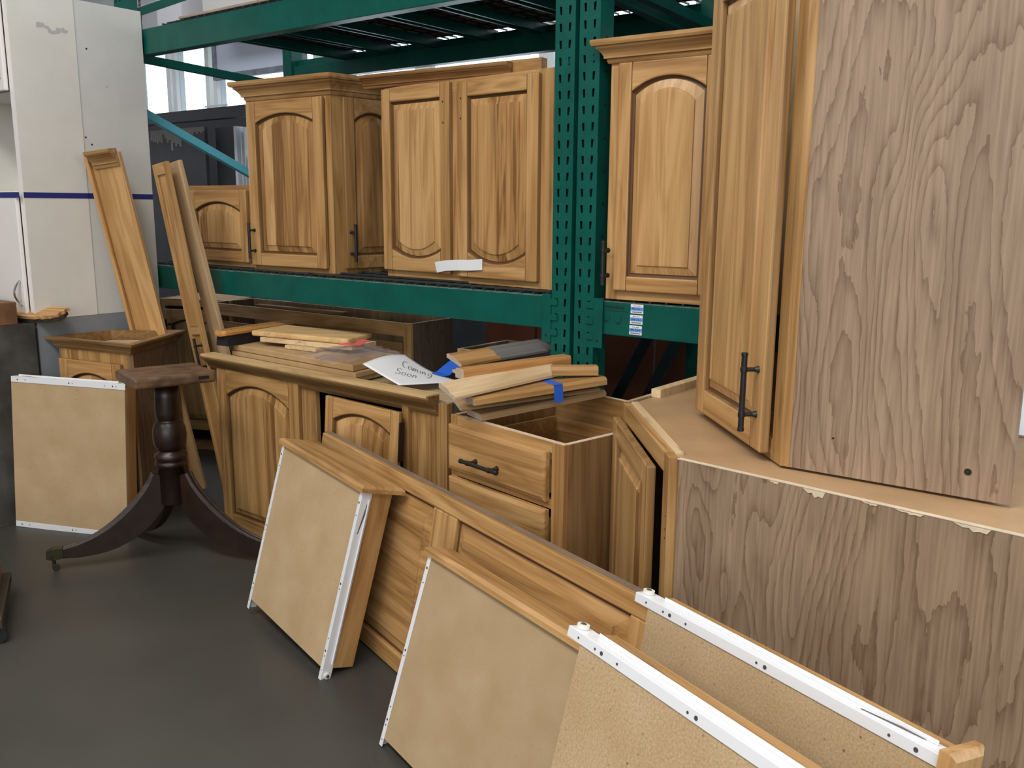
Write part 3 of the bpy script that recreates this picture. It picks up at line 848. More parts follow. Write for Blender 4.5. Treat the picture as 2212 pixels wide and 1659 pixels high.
# chamfered corner post between the frame and the side
cp = [Vector(p5[1]), Vector(p5[1]) + (Vector(p5[2]) - Vector(p5[1])).normalized() * 0.020, Vector(p5[1]) + Vector((-0.012, 0.026)), Vector(p5[1]) + Vector((-0.012, 0.002))]
MB().prism([(p.x, p.y) for p in cp], 0, HE).build('corner_strip', wood('Z', 0.95), ee)
door(ee, 0.012, 0.014, W_E - 0.055, HE - 0.03, y=-0.006, th=0.021, arch=0.0, tone=1.12, fw=0.062, handle=(W_E - 0.075, 0.060, 0.222), strips=0.10, panel_tone=1.10)
sd = (Vector(p5[2]) - Vector(p5[1])).normalized(); sn = Vector((sd.y, -sd.x))
for f, z, r in ((0.352, 0.050, 0.0065), (0.105, 0.075, 0.0022)):
    q = Vector(p5[1]) + sd * f; a = (q.x + sn.x * 0.0002, q.y + sn.y * 0.0002, z); c = (q.x + sn.x * 0.0008, q.y + sn.y * 0.0008, z)
    MB().cyl(a, c, r, n=16).build('drilled_hole', DARK, ee)

# ------------------------------------------------------------------ corner base cabinet
ZB = 0.876
bL = Vector((0.306, 2.449)); bR = Vector((0.338, 1.88)); bS = Vector((0.354, 1.872)); dBS = Vector((0.727, -0.687)).normalized()
bE = bS + dBS * 0.73
yawB = math.atan2((bR - bL).y, (bR - bL).x)
ebase = thing('corner_base_cabinet', 'open-topped diagonal corner base cabinet with veneer side under the tall cabinet', 'cabinet', (bL.x, bL.y, 0), yawB)
Mi = (Matrix.Translation((bL.x, bL.y, 0)) @ Matrix.Rotation(yawB, 4, 'Z')).inverted()
nBS = Vector((-dBS.y, dBS.x))
bq = [le(bL), le(bR), le(bS), le(bE), le(bE + Vector((0.48, 0.877)) * 0.78), le(bL + Vector((0.63, 0.776)) * 0.42)]
WD = (bR - bL).length
wallpanel(ebase, 'side_panel', Vector(bq[2]) + (Vector(bq[3]) - Vector(bq[2])).normalized() * 0.004, bq[3], 0.013, 0, ZB, vinyl(0.92, (1.04, 1.0, 0.95)), bevel=0.0006)
wallpanel(ebase, 'side_edge', bq[2], bq[3], 0.0125, ZB - 0.0015, ZB + 0.0005, RAWEDGE)
_sb = (Vector(bq[3]) - Vector(bq[2])).normalized(); _nb = Vector((_sb.y, -_sb.x))
for f0, w_, dz, nm_ in ((0.285, 0.045, 0.014, 0), (0.215, 0.020, 0.005, 0), (0.56, 0.060, 0.010, 1), (0.40, 0.03, 0.004, 0), (0.46, 0.05, 0.005, 0)):
    b = MB(); pts = [(0, 0), (0.25, -0.55), (0.42, -0.40), (0.55, -1.0), (0.72, -0.70), (0.9, -0.85), (1.0, 0)]
    vs = []
    for o_ in (0.0002, 0.0014):
        for u, v in pts:
            q = Vector(bq[2]) + _sb * (f0 + u * w_) + _nb * o_; vs.append((q.x, q.y, ZB - 0.0014 + v * dz))
    k_ = len(pts); b.add(vs, [tuple(range(k_)), tuple(range(k_, 2 * k_))] + [(i, (i + 1) % k_, k_ + (i + 1) % k_, k_ + i) for i in range(k_)])
    b.build('torn_chip', RAWEDGE, ebase)
wallpanel(ebase, 'back_panel', bq[3], bq[4], 0.012, 0, ZB, wood('Z', 0.8, raw=True))
wallpanel(ebase, 'back_panel', bq[4], bq[5], 0.012, 0, ZB, wood('Z', 0.8, raw=True))
wallpanel(ebase, 'side_panel', bq[5], bq[0], 0.013, 0, ZB, wood('Z', 0.9, raw=True))
# recessed plywood top
tp = [Vector(p) for p in (bq[0], bq[1], bq[2], bq[3], bq[4], bq[5])]
cc = sum(tp, Vector((0, 0))) / 6
inset = [(p + (cc - p).normalized() * 0.026) for p in tp]
MB().prism([(p.x, p.y) for p in inset], ZB - 0.018, ZB - 0.003).build('top_panel', TOPPLY, ebase)
b = MB()
b.box(0, 0, 0, 0.050, 0.020, ZB, 0); b.box(WD - 0.050, 0, 0, WD, 0.020, ZB, 0); b.box(0.05, 0, ZB - 0.045, WD - 0.05, 0.020, ZB, 1); b.box(0.05, 0, 0, WD - 0.05, 0.020, 0.09, 1)
b.build('face_frame', [wood('Z', 1.0), wood('X', 1.05)], ebase, bevel=0.0012)
b = MB(); b.box(0.015, 0.0203, ZB - 0.030, WD - 0.03, 0.040, ZB + 0.004); b.build('cleat', wood('X', 1.15, raw=True), ebase, bevel=0.001)
cs = [Vector(bq[1]) + Vector((0.0005, 0)), Vector(bq[2]), Vector(bq[2]) + Vector((-0.006, 0.022)), Vector(bq[1]) + Vector((0.0005, 0.018))]
MB().prism([(p.x, p.y) for p in cs], 0, ZB).build('corner_strip', wood('Z', 0.9), ebase)
# inner raised cleat at the left rear
ra = Vector(bq[0]) + (Vector(bq[5]) - Vector(bq[0])) * 0.30; rb_ = Vector(bq[5]); dd = (rb_ - ra).normalized(); nn = Vector((dd.y, -dd.x))
MB().prism([(p.x, p.y) for p in (ra + nn * 0.016, ra + nn * 0.046, rb_ + nn * 0.046, rb_ + nn * 0.016)], ZB - 0.003, ZB + 0.020).build('cleat', wood('X', 1.2, raw=True), ebase)
Md = Matrix.Translation((0, -0.004, 0)) @ Matrix.Rotation(R(-0.55), 4, 'Z')
door(ebase, -0.006, 0.10, 0.50, 0.735, y=-0.001, th=0.020, arch=0.0, tone=1.0, fw=0.060, M=Md, strips=0.045)
for z in (0.74, 0.71, 0.69): MB().cyl((WD - 0.012, -0.0006, z), (WD - 0.012, 0.001, z), 0.0022, n=8).build('screw_hole', DARK, ebase)

# ------------------------------------------------------------------ drawer base cabinet
em = thing('drawer_base_cabinet', 'open-topped base cabinet with two slab drawers and one black pull', 'cabinet', (-0.185, 2.70, 0), R(-48.5))
WM, DM, HM = 0.489, 0.44, 0.78
sv = wood('Z', 0.62, tint=(0.92, 0.98, 1.10), rough=0.5, seed=9.0)
MB().box(0, 0.019, 0, 0.014, DM, HM).build('side_panel', [wood('Z', 0.8)], em)
MB().box(WM - 0.014, 0.019, 0, WM, DM, HM - 0.001).build('side_panel', sv, em)
b = MB(); b.box(0.0, 0.0195, HM - 0.001, 0.014, DM, HM + 0.0006); b.box(WM - 0.014, 0.0195, HM - 0.001, WM, DM, HM + 0.0006); b.box(0.05, 0.003, HM - 0.0005, WM - 0.002, 0.0185, HM + 0.0008); b.build('raw_edge', RAWEDGE, em)
MB().box(0.014, DM - 0.010, 0, WM - 0.014, DM, HM + 0.034).build('back_panel', wood('X', 0.75), em)
MB().box(0.014, DM - 0.011, HM + 0.0345, WM - 0.014, DM + 0.001, HM + 0.036).build('raw_edge', RAWEDGE, em)
MB().box(0.014, 0.019, 0.10, WM - 0.014, DM - 0.010, 0.114).build('bottom_panel', wood('X', 0.8), em)
b = MB(); b.box(0, 0, 0, 0.03, 0.019, HM, 0); b.box(WM - 0.046, 0, 0, WM, 0.019, HM, 0); b.box(0.03, 0, HM - 0.030, WM - 0.046, 0.019, HM, 1); b.box(0.03, 0, 0.592, WM - 0.046, 0.019, 0.618, 1); b.box(0.03, 0, 0.0, WM - 0.046, 0.019, 0.10, 1)
b.build('face_frame', [wood('Z', 1.0), wood('X', 1.0)], em, bevel=0.0012)
def slab_drawer(z0, z1, box=True):
    x0, x1 = 0.006, 0.436
    b = MB(); y0, y1 = -0.021, 0.0
    c = 0.012
    front = [(x0 + c, z0 + c), (x1 - c, z0 + c), (x1 - c, z1 - c), (x0 + c, z1 - c)]
    mid_ = [(x0 + 0.002, z0 + 0.002), (x1 - 0.002, z0 + 0.002), (x1 - 0.002, z1 - 0.002), (x0 + 0.002, z1 - 0.002)]
    outer = [(x0, z0), (x1, z0), (x1, z1), (x0, z1)]
    secs = [[(x, y0, z) for x, z in front], [(x, y0 + 0.004, z) for x, z in mid_], [(x, y0 + 0.007, z) for x, z in outer], [(x, y1 - 0.0005, z) for x, z in outer]]
    b.sweep(secs)
    d = b.build('drawer', wood('X', 1.0, strips=0.0), em)
    if box:
        k = MB(); k.box(0.04, 0.0, z0 + 0.02, 0.052, DM - 0.03, z1 - 0.03); k.box(WM - 0.07, 0.0, z0 + 0.02, WM - 0.058, DM - 0.03, z1 - 0.03)
        k.box(0.052, DM - 0.042, z0 + 0.02, WM - 0.07, DM - 0.03, z1 - 0.03); k.box(0.052, 0.0, z0 + 0.02, WM - 0.07, DM - 0.042, z0 + 0.028)
        k.build('drawer_box', wood('X', 0.85), d)
    return d
d1 = slab_drawer(0.614, 0.754)
pull(d1, (0.113, -0.021, 0.666), (0.273, -0.021, 0.666), (0, -1, 0))
slab_drawer(0.34, 0.590)
slab_drawer(0.108, 0.330)

# ------------------------------------------------------------------ crowned two-door cabinet on the floor
ek = thing('crowned_sink_cabinet', 'wide crowned floor cabinet with fluted right filler and one doorless opening', 'cabinet', (-1.37 + 0.012, 3.92 + 0.015, 0), R(-39.3))
XK0, XK1, HK, DK = 0.10, 1.475, 0.745, 0.30
MB().box(XK0, 0.019, 0, XK0 + 0.014, DK, HK).build('side_panel', vinyl(0.8), ek)
MB().box(XK1 - 0.014, 0.019, 0, XK1, DK, HK).build('side_panel', vinyl(0.7), ek)
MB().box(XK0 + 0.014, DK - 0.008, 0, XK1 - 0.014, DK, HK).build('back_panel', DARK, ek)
MB().box(XK0 + 0.014, 0.019, 0.03, XK1 - 0.014, DK - 0.008, 0.044).build('bottom_panel', wood('X', 0.8), ek)
MB().box(XK0 + 0.014, 0.019, HK - 0.014, XK1 - 0.014, DK - 0.008, HK - 0.0005).build('top_panel', wood('X', 0.9, raw=True), ek)
b = MB()
b.box(XK0, 0, 0, 0.14, 0.019, HK, 0); b.box(0.660, 0, 0.04, 0.772, 0.019, HK - 0.03, 0); b.box(1.262, 0, 0, 1.330, 0.019, HK, 0)
b.box(0.14, 0, 0, 1.262, 0.019, 0.04, 1); b.box(0.14, 0, HK - 0.03, 1.262, 0.019, HK, 1)
b.build('face_frame', [wood('Z', 0.92), wood('X', 0.92)], ek, bevel=0.0012)
door(ek, 0.125, 0.008, 0.560, 0.722, arch=0.062, tone=1.0, fw=0.064, strips=0.072, label='arched door still hung at the left of the cabinet')
# fluted filler
b = MB(); pts = [(1.333, 0.019), (1.333, -0.004)]
for k in range(4):
    x = 1.375 + k * 0.023
    pts += [(x - 0.0032, -0.004), (x, 0.002), (x + 0.0032, -0.004)]
pts += [(XK1 - 0.002, -0.004), (XK1 - 0.002, 0.019)]
b.prism(list(reversed(pts)), 0, HK, 'Z'); b.build('fluted_filler', wood('Z', 0.9), ek)
# door edge of the missing second door's hinge stile
MB().box(1.268, -0.018, 0.01, 1.300, -0.0003, 0.725).build('hinge_stile', wood('Z', 0.85), ek, bevel=0.003)
crown([(0.065, 0.0), (1.435, 0.0)], 0.700, scale=0.92).build('crown_molding', wood('X', 0.55), ek)
b = MB(); b.box(0.065, -0.0538, 0.7655, 1.425, 0.012, 0.7750); b.build('crown_top', wood('X', 1.05, raw=True, tint=(1.0, 0.92, 0.75)), ek, bevel=0.001)

# loose arched door leaning inside the opening
du = Vector((0.0, 0.10, 0.995)).normalized()
dl = thing('loose_door', 'loose arched cabinet door leaning in the opening of the crowned floor cabinet', 'door', (0, 0, 0), 0)
Mk = Matrix.Translation((-1.358, 3.935, 0)) @ Matrix.Rotation(R(-39.3), 4, 'Z')
dl.matrix_world = Mk @ Matrix.Translation((0.885, -0.080, 0.002)) @ Matrix.Rotation(R(1.0), 4, 'Y') @ Matrix.Rotation(R(-3.5), 4, 'X')
door(dl, 0.0, 0.0, 0.398, 0.705, y=0.0, th=0.019, arch=0.040, tone=1.05, fw=0.044, strips=0.062, name='door_frame')
MB().box(0.3985, -0.017, 0.53, 0.404, 0.004, 0.668).build('hinge', plain('bronze_hinge', (0.03, 0.022, 0.018), 0.4, metal=0.5), dl)

# ------------------------------------------------------------------ things stacked on the crowned cabinet
def prismatic(name, label, cat, quad, z0, z1, mats, group=None, bevel=0.0015, cap=None):
    c = sum((Vector(q) for q in quad), Vector((0, 0))) / len(quad)
    b = MB(); b.prism([(q[0] - c.x, q[1] - c.y) for q in quad], 0, z1 - z0, 'Z', 0, cap)
    o = b.build(name, mats, bevel=bevel); o.location = (c.x, c.y, z0)
    return tag(o, label, cat, group)
ZT = 0.7465
MDF = plain('mdf_board', (0.50, 0.33, 0.16), 0.7, noise=0.15, nscale=20)
prismatic('fiberboard_sheet', 'lower tan fiberboard sheet under the stack on the crowned cabinet', 'board', [(-1.215, 3.853), (-0.598, 3.331), (-0.451, 3.585), (-1.06, 4.09)], ZT + 0.004, ZT + 0.022, [wood('X', 0.95, raw=True), MDF], 'tan fiberboard sheets')
prismatic('fiberboard_sheet', 'second tan fiberboard sheet directly under the loose trim boards', 'board', [(-1.205, 3.856), (-0.585, 3.335), (-0.435, 3.60), (-1.05, 4.10)], ZT + 0.0235, ZT + 0.0415, [MDF, MDF], 'tan fiberboard sheets')
prismatic('fiberboard_sheet', 'topmost thick tan sheet with chamfered edge below the brush', 'board', [(-1.20, 3.865), (-0.60, 3.36), (-0.45, 3.61), (-1.04, 4.11)], ZT + 0.043, ZT + 0.068, [MDF, MDF], 'tan fiberboard sheets', bevel=0.004)
zt = ZT + 0.069
prismatic('wood_block', 'small flat wood block peeking out under the two pale boards', 'board', [(-0.95, 3.745), (-0.80, 3.65), (-0.74, 3.75), (-0.89, 3.85)], zt + 0.001, zt + 0.016, [wood('X', 1.2, raw=True)])
prismatic('trim_board', 'lower pale planed board across the stack on the crowned cabinet', 'board', [(-1.075, 3.83), (-0.645, 3.60), (-0.565, 3.735), (-1.0, 3.97)], zt + 0.017, zt + 0.036, [wood('X', 1.25, raw=True)])
prismatic('trim_board', 'top pale bevelled board lying beside the brush', 'board', [(-1.12, 3.86), (-0.66, 3.62), (-0.59, 3.80), (-1.02, 4.06)], zt + 0.0375, zt + 0.061, [wood('X', 1.2, raw=True, tint=(1.05, 0.95, 0.75))], bevel=0.007)
# broom head
br0 = Vector((-1.232, 3.80, ZT + 0.070)); bd = Vector((0.47, 0.88, 0)).normalized()
eb_ = thing('broom_head', 'wooden broom head with black bristles at the left of the stack', 'broom', br0, math.atan2(bd.y, bd.x))
b = MB(); prof = [(-0.036, 0.046), (-0.024, 0.042), (0.024, 0.042), (0.036, 0.046), (0.038, 0.056), (0.030, 0.066), (-0.030, 0.066), (-0.038, 0.056)]
secs = []
for x, k in ((-0.012, 0.55), (0.0, 0.85), (0.03, 1.0), (0.40, 1.0), (0.43, 0.8)):
    secs.append([(x, y * k, z) for y, z in prof])
b.sweep(secs); b.build('block', wood('X', 1.1, tint=(1.15, 1.0, 0.75)), eb_, bevel=0.001)
b = MB(); b.sweep([[(x, y, z) for y, z in ((-0.034, -0.0), (0.034, -0.0), (0.029, 0.043), (-0.029, 0.043))] for x in (0.006, 0.40)]); b.build('bristles', BRISTLE, eb_, kind='stuff')
b = MB()
for k in range(16):
    for r_ in (-0.013, 0.013):
        b.box(0.02 + k * 0.022, r_ - 0.003, 0.0661, 0.034 + k * 0.022, r_ + 0.003, 0.0666)
b.build('tuft_hole', plain('tuft_brown', (0.12, 0.06, 0.025), 0.8), eb_, kind='stuff')

# clear zip bag with red closure
gx = thing('zip_bag', 'clear plastic zip bag with red closure beside the paper sign', 'bag', (-0.615, 3.46, zt + 0.004), R(-38))
b = MB(); NX, NY = 16, 12; vs = []
rs = random.Random(3)
for j in range(NY):
    for i in range(NX):
        u, v = i / (NX - 1), j / (NY - 1)
        x = -0.16 + 0.27 * u + 0.02 * math.sin(9 * v); y = -0.17 + 0.34 * v + 0.03 * math.sin(5 * u)
        z = 0.014 + 0.020 * math.sin(math.pi * u) * math.sin(math.pi * v) + 0.014 * rs.random()
        if u > 0.62: z -= 0.0
        vs.append((x, y, max(z, 0.004)))
b.add(vs, [(j*NX+i, j*NX+i+1, (j+1)*NX+i+1, (j+1)*NX+i) for j in range(NY-1) for i in range(NX-1)])
o = b.build('film', FILM, gx, smooth=True)
b = MB(); vs = []
for i in range(9):
    u = i / 8; x = -0.085 + 0.014 * math.sin(u * 5); y = 0.0 + 0.15 * u
    vs += [(x, y, 0.052 + 0.004 * math.sin(u * 9)), (x + 0.030, y + 0.01, 0.046 + 0.004 * math.cos(u * 7))]
b.add(vs, [(2*i, 2*i+1, 2*i+3, 2*i+2) for i in range(8)])
o = b.build('zip_strip', ZIPRED, gx); md = o.modifiers.new('t', 'SOLIDIFY'); md.thickness = 0.002

# paper sign
PA, PB_, PC, PD = Vector((-0.548, 3.273, 0.835)), Vector((-0.411, 3.45, 0.842)), Vector((-0.178, 3.29, 0.768)), Vector((-0.402, 3.17, 0.7765))
def pap(u, v):
    p = (PA * (1-u) + PD * u) * (1-v) + (PB_ * (1-u) + PC * u) * v
    return p + Vector((0, 0, 0.012 * math.sin(math.pi * v) * (1 - u) - 0.022 * math.sin(math.pi * u) * v * 0.8 + 0.0))
b = MB(); N_ = 14
b.add([pap(i / N_, j / N_) for j in range(N_ + 1) for i in range(N_ + 1)], [(j*(N_+1)+i, j*(N_+1)+i+1, (j+1)*(N_+1)+i+1, (j+1)*(N_+1)+i) for j in range(N_) for i in range(N_)])
sg = b.build('paper_sign', PAPER, smooth=True); md = sg.modifiers.new('t', 'SOLIDIFY'); md.thickness = 0.0006; md.offset = -1
tag(sg, 'white paper sign pencilled Coming soon lying on the crowned cabinet', 'sign')
def strokes(lines, width):
    """ribbons on the sheet; (u,v) in sheet space"""
    b = MB()
    for ln in lines:
        pts = []
        for (u, v) in ln: pts.append(pap(u, v) + Vector((0, 0, 0.0016)))
        for i in range(len(pts) - 1):
            d = (pts[i+1] - pts[i]); n = Vector((-d.y, d.x, 0)).normalized() * width
            b.add([pts[i] - n, pts[i+1] - n, pts[i+1] + n, pts[i] + n], [(0, 1, 2, 3)])
    return b
def word(glyphs, p0, right, up):
    out = []; tot = sum(w for _, w in glyphs) * 1.22; x = 0.0
    for g, wd in glyphs:
        for ln in g: out.append([(p0[0] + right[0] * (x + px * wd) / tot + up[0] * py, p0[1] + right[1] * (x + px * wd) / tot + up[1] * py) for px, py in ln])
        x += wd * 1.22
    return out
import math as _m
def arc(cx, cy, rx, ry, a0, a1, n=9): return [(cx + rx * _m.cos(R(a0 + (a1 - a0) * i / n)), cy + ry * _m.sin(R(a0 + (a1 - a0) * i / n))) for i in range(n + 1)]
G = {'C': ([arc(0.55, 0.5, 0.5, 0.5, 50, 300)], 1.0), 'o': ([arc(0.5, 0.28, 0.42, 0.28, 90, 450, 12)], 0.8),
     'm': ([[(0, 0), (0.08, 0.5), (0.1, 0.0)], [(0.1, 0.3), (0.3, 0.52), (0.42, 0.4), (0.45, 0)], [(0.45, 0.3), (0.65, 0.52), (0.85, 0.4), (0.9, 0)]], 1.1),
     'i': ([[(0.4, 0.5), (0.45, 0)]], 0.4), 'n': ([[(0.1, 0.5), (0.12, 0)], [(0.12, 0.28), (0.4, 0.52), (0.65, 0.4), (0.75, 0)]], 0.9),
     'g': ([arc(0.45, 0.28, 0.4, 0.26, 60, 420, 10), [(0.84, 0.5), (0.85, -0.2), (0.6, -0.5), (0.1, -0.42)]], 0.9),
     'S': ([arc(0.5, 0.75, 0.42, 0.25, 20, 250) + arc(0.5, 0.25, 0.42, 0.27, 70, -160)], 0.9)}
lines = word([G[c] for c in 'Coming'], (0.33, 0.54), (0.40, 0.20), (-0.17, 0.20)) + word([G['S'], G['o'], G['o'], G['n']], (0.52, 0.24), (0.26, 0.20), (-0.16, 0.19))
strokes(lines, 0.0011).build('lettering', INK, sg)
tpv = [pap(0.62, 0.78), pap(0.74, 0.84)]
ta = Vector((-0.345, 3.14, 0.0)); 
vs = []
tp0, tp1 = pap(0.56, 0.88), pap(0.72, 0.95)
base = [(tp0, tp1)]
dirt = Vector((0.62, 0.78, 0)).normalized()
for k, (dist, lift) in enumerate(((0, 0.002), (0.03, 0.004), (0.07, 0.022), (0.125, 0.045))):
    for q in (tp0, tp1):
        vs.append((q.x + dirt.x * dist, q.y + dirt.y * dist, q.z + lift))
b = MB().add(vs, [(2*i, 2*i+1, 2*i+3, 2*i+2) for i in range(3)])
o = b.build('tape', TAPE_BLUE, sg); md = o.modifiers.new('t', 'SOLIDIFY'); md.thickness = 0.0008

# ------------------------------------------------------------------ loose mouldings on the drawer base
PROF_BOARD = [(-0.5, 0.0), (0.5, 0.0), (0.5, 0.65), (0.42, 1.0), (-0.42, 1.0), (-0.5, 0.65)]
PROF_CROWN = [(-0.5, 0.0), (-0.38, 0.0), (0.40, 0.55), (0.5, 0.60), (0.5, 0.95), (0.36, 1.0), (0.20, 0.86), (0.02, 0.80), (-0.14, 0.60), (-0.24, 0.42), (-0.42, 0.36), (-0.5, 0.2)]
def molding(label, p0, p1, w, t, prof, mats, group='loose trim on the drawer base', name='molding_length', mi_end=1, roll=0.0, extra=None):
    p0 = Vector(p0); p1 = Vector(p1); d = (p1 - p0); L = d.length; d.normalize()
    z = Vector((0, 0, 1)); z = (z - d * z.dot(d)).normalized(); y = z.cross(d)
    if roll: 
        q = Matrix.Rotation(roll, 3, d); y = q @ y; z = q @ z
    b = MB(); b.prism([(py * w, pz * t) for py, pz in prof], 0, L, 'X', 0, mi_end)
    o = b.build(name, mats, bevel=0.001)
    o.matrix_world = Matrix(((d.x, y.x, z.x, p0.x), (d.y, y.y, z.y, p0.y), (d.z, y.z, z.z, p0.z), (0, 0, 0, 1)))
    return tag(o, label, 'molding', group)
RAW = wood('Z', 1.05, raw=True)
PALE = plain('pale_end_grain', (0.52, 0.42, 0.33), 0.8, noise=0.2, nscale=60)
mA = wood('X', 0.80, raw=True, tint=(0.95, 0.86, 0.74)); mB_ = wood('X', 1.0); mC = wood('X', 1.1, raw=True)
molding('lowest pale trim board of the pile on the drawer base', (-0.112, 2.64, 0.783), (0.275, 2.845, 0.8175), 0.10, 0.020, PROF_BOARD, [mA, PALE])
molding('second-lowest crown length of the pile on the drawer base', (-0.165, 2.655, 0.808), (0.262, 2.820, 0.838), 0.085, 0.028, PROF_CROWN, [mA, PALE])
m6 = molding('wide flat trim length wrapped with blue tape near its right end', (-0.13, 2.59, 0.840), (0.272, 2.790, 0.866), 0.10, 0.024, PROF_BOARD, [mB_, PALE])
b = MB(); b.box(0.262, -0.0505, -0.030, 0.292, -0.0495, 0.022); b.box(0.262, -0.0505, 0.0242, 0.292, 0.045, 0.0250); b.build('tape', TAPE_BLUE, m6)
molding('pale crown length nearest the paper sign on top of the pile', (-0.185, 2.530, 0.866), (0.128, 2.800, 0.889), 0.075, 0.040, PROF_CROWN, [mC, PALE])
molding('short square wood offcut at the right end of the pile', (0.120, 2.765, 0.893), (0.265, 2.775, 0.893), 0.045, 0.028, PROF_BOARD, [mB_, PALE])
molding('thin orange trim length pointing at the green post base', (-0.155, 2.625, 0.905), (0.175, 2.866, 0.910), 0.045, 0.030, PROF_BOARD, [wood('X', 1.05, tint=(1.08, 0.95, 0.85)), PALE])
gsel = [wood('X', 0.95), PALE]
def two_tone(label, p0, p1, w, t):
    o = molding(label, p0, p1, w, t, PROF_CROWN, [wood('X', 0.95), PALE], 'long crown lengths behind the pile')
    L = (Vector(p1) - Vector(p0)).length
    b = MB(); b.prism([(py * w * 1.03, pz * t * 1.03 + 0.0004) for py, pz in PROF_CROWN], L * 0.36, L * 1.002, 'X')
    b.build('shrink_wrap', GREYTRIM, o)  # slightly larger grey shell over the far part
    return o
two_tone('long crown length half wrapped in grey film passing behind the green post', (-0.185, 2.845, 0.905), (0.155, 3.155, 0.916), 0.075, 0.036)
two_tone('lower long crown length under the grey wrapped one', (-0.165, 2.81, 0.872), (0.155, 3.150, 0.880), 0.070, 0.024)

# ------------------------------------------------------------------ open base cabinets under the rack
def open_base(name, label, o, yaw, w, d, h, tone=0.85, rail=0.05, fronts=(), side_mat=None, left_stile=0.045):
    e = thing(name, label, 'cabinet', o, yaw)
    sm = side_mat or vinyl(0.5, (1.0, 0.95, 0.9))
    MB().box(0, 0.019, 0, 0.014, d, h).build('side_panel', sm, e)
    MB().box(w - 0.014, 0.019, 0, w, d, h).build('side_panel', sm, e)
    MB().box(0.014, d - 0.01, 0, w - 0.014, d, h).build('back_panel', wood('Z', 0.7, raw=True), e)
    MB().box(0.014, 0.019, 0.10, w - 0.014, d - 0.01, 0.114).build('bottom_panel', wood('X', 0.7, raw=True), e)
    b = MB(); b.box(0, 0, 0, left_stile, 0.019, h, 0); b.box(w - 0.045, 0, 0, w, 0.019, h, 0); b.box(left_stile, 0, h - rail, w - 0.045, 0.019, h, 1)
    b.box(left_stile, 0, 0, w - 0.045, 0.019, 0.10, 1)
    b.build('face_frame', [wood('Z', tone), wood('X', tone)], e, bevel=0.001)
    b = MB(); b.box(0.0, 0.0195, h, 0.014, d, h + 0.0008); b.box(w - 0.014, 0.0195, h, w, d, h + 0.0008); b.box(0.014, d - 0.01, h, w - 0.014, d, h + 0.0008); b.box(0, 0.0, h, w, 0.004, h + 0.0008)
    b.build('raw_edge', RAWEDGE, e)
    return e
ej = open_base('sink_base_cabinet', 'long topless sink base cabinet shoved under the green lower beam', (-1.674, 4.999, 0), R(-36.3), 1.50, 0.30, 0.876, tone=1.1, rail=0.062)
MB().box(0.06, 0.030, 0.62, 1.42, 0.042, 0.775).build('false_front', wood('X', 0.85), ej)
MB().box(0.30, 0.06, 0.862, 0.95, 0.10, 0.880).xf(Matrix.Rotation(R(3), 4, 'Z')).build('loose_rail', wood('X', 0.6), ej, bevel=0.004)
eo = open_base('base_cabinet', 'dark open base cabinet under the loose crown lengths behind green post', rk(-0.52, 0.115, 0), RYAW, 0.44, 0.31, 0.868, tone=0.75)
ei = thing('base_cabinet', 'base cabinet with arched door half hidden behind the leaning narrow doors', 'cabinet', (-2.03, 5.20, 0), R(-15))
carcass(ei, 0.46, 0.40, 0.876, tone=0.9)
door(ei, 0.03, 0.12, 0.38, 0.70, arch=0.03, tone=0.95, handle=(0.075, 0.62, 0.76))
# red-brown panels stored behind, under the rack
for k, (s0, s1, t) in enumerate(((-1.30, -0.98, 1.22), (-0.96, -0.30, 1.22), (-0.28, 0.34, 1.22), (0.36, 0.9, 1.24))):
    b = MB(); b.box(0, 0, 0, s1 - s0, 0.02, 0.985)
    o = b.build('laminate_panel', REDBROWN if k < 3 else plain('dark_grey_laminate', (0.05, 0.045, 0.04), 0.5))
    o.location = rk(s0, t, 0.0); o.rotation_euler = (R(-1.5), 0, RYAW)
    tag(o, ['narrow red-brown panel standing furthest left under the rack', 'wide red-brown panel standing behind the green posts', 'red-brown panel behind the dark crossing braces', 'dark grey panel standing right of the red-brown panels'][k], 'panel', 'panels stored under the rack')
# blue-green brace bars leaning under the second rack
for k, (sb, st_) in enumerate(((-0.28, -0.16), (-0.135, -0.02))):
    A = Vector((sb, 0.0, 0.60)); B = Vector((st_, 0.0, 0.832)); d = (B - A).normalized(); nn_ = Vector((d.z, 0, -d.x))
    A = A - d * 0.60; B = B + d * 0.25
    b = MB().sweep([[p + nn_ * 0.022 + Vector((0, -0.01, 0)), p + nn_ * 0.022 + Vector((0, 0.01, 0)), p - nn_ * 0.022 + Vector((0, 0.01, 0)), p - nn_ * 0.022 + Vector((0, -0.01, 0))] for p in (A - rk(0, 0) * 0, B)])
    o = b.build('steel_brace', plain('dark_teal_steel', (0.012, 0.035, 0.042), 0.4), bevel=0.002)
    o.location = rk(0.0, 0.92, 0.0); o.rotation_euler = (0, 0, RYAW)
    tag(o, ['left of two dark teal braces slanting behind the corner base', 'right of two dark teal braces slanting behind the corner base'][k], 'brace', 'slanting braces')

# ------------------------------------------------------------------ white pantry cabinets at the left
SW = -2.36
ew = thing('pantry_cabinet', 'tall white front pantry unit with chrome handles and navy tape band', 'cabinet', rk(SW, -0.612, 0.8985), RYAW)
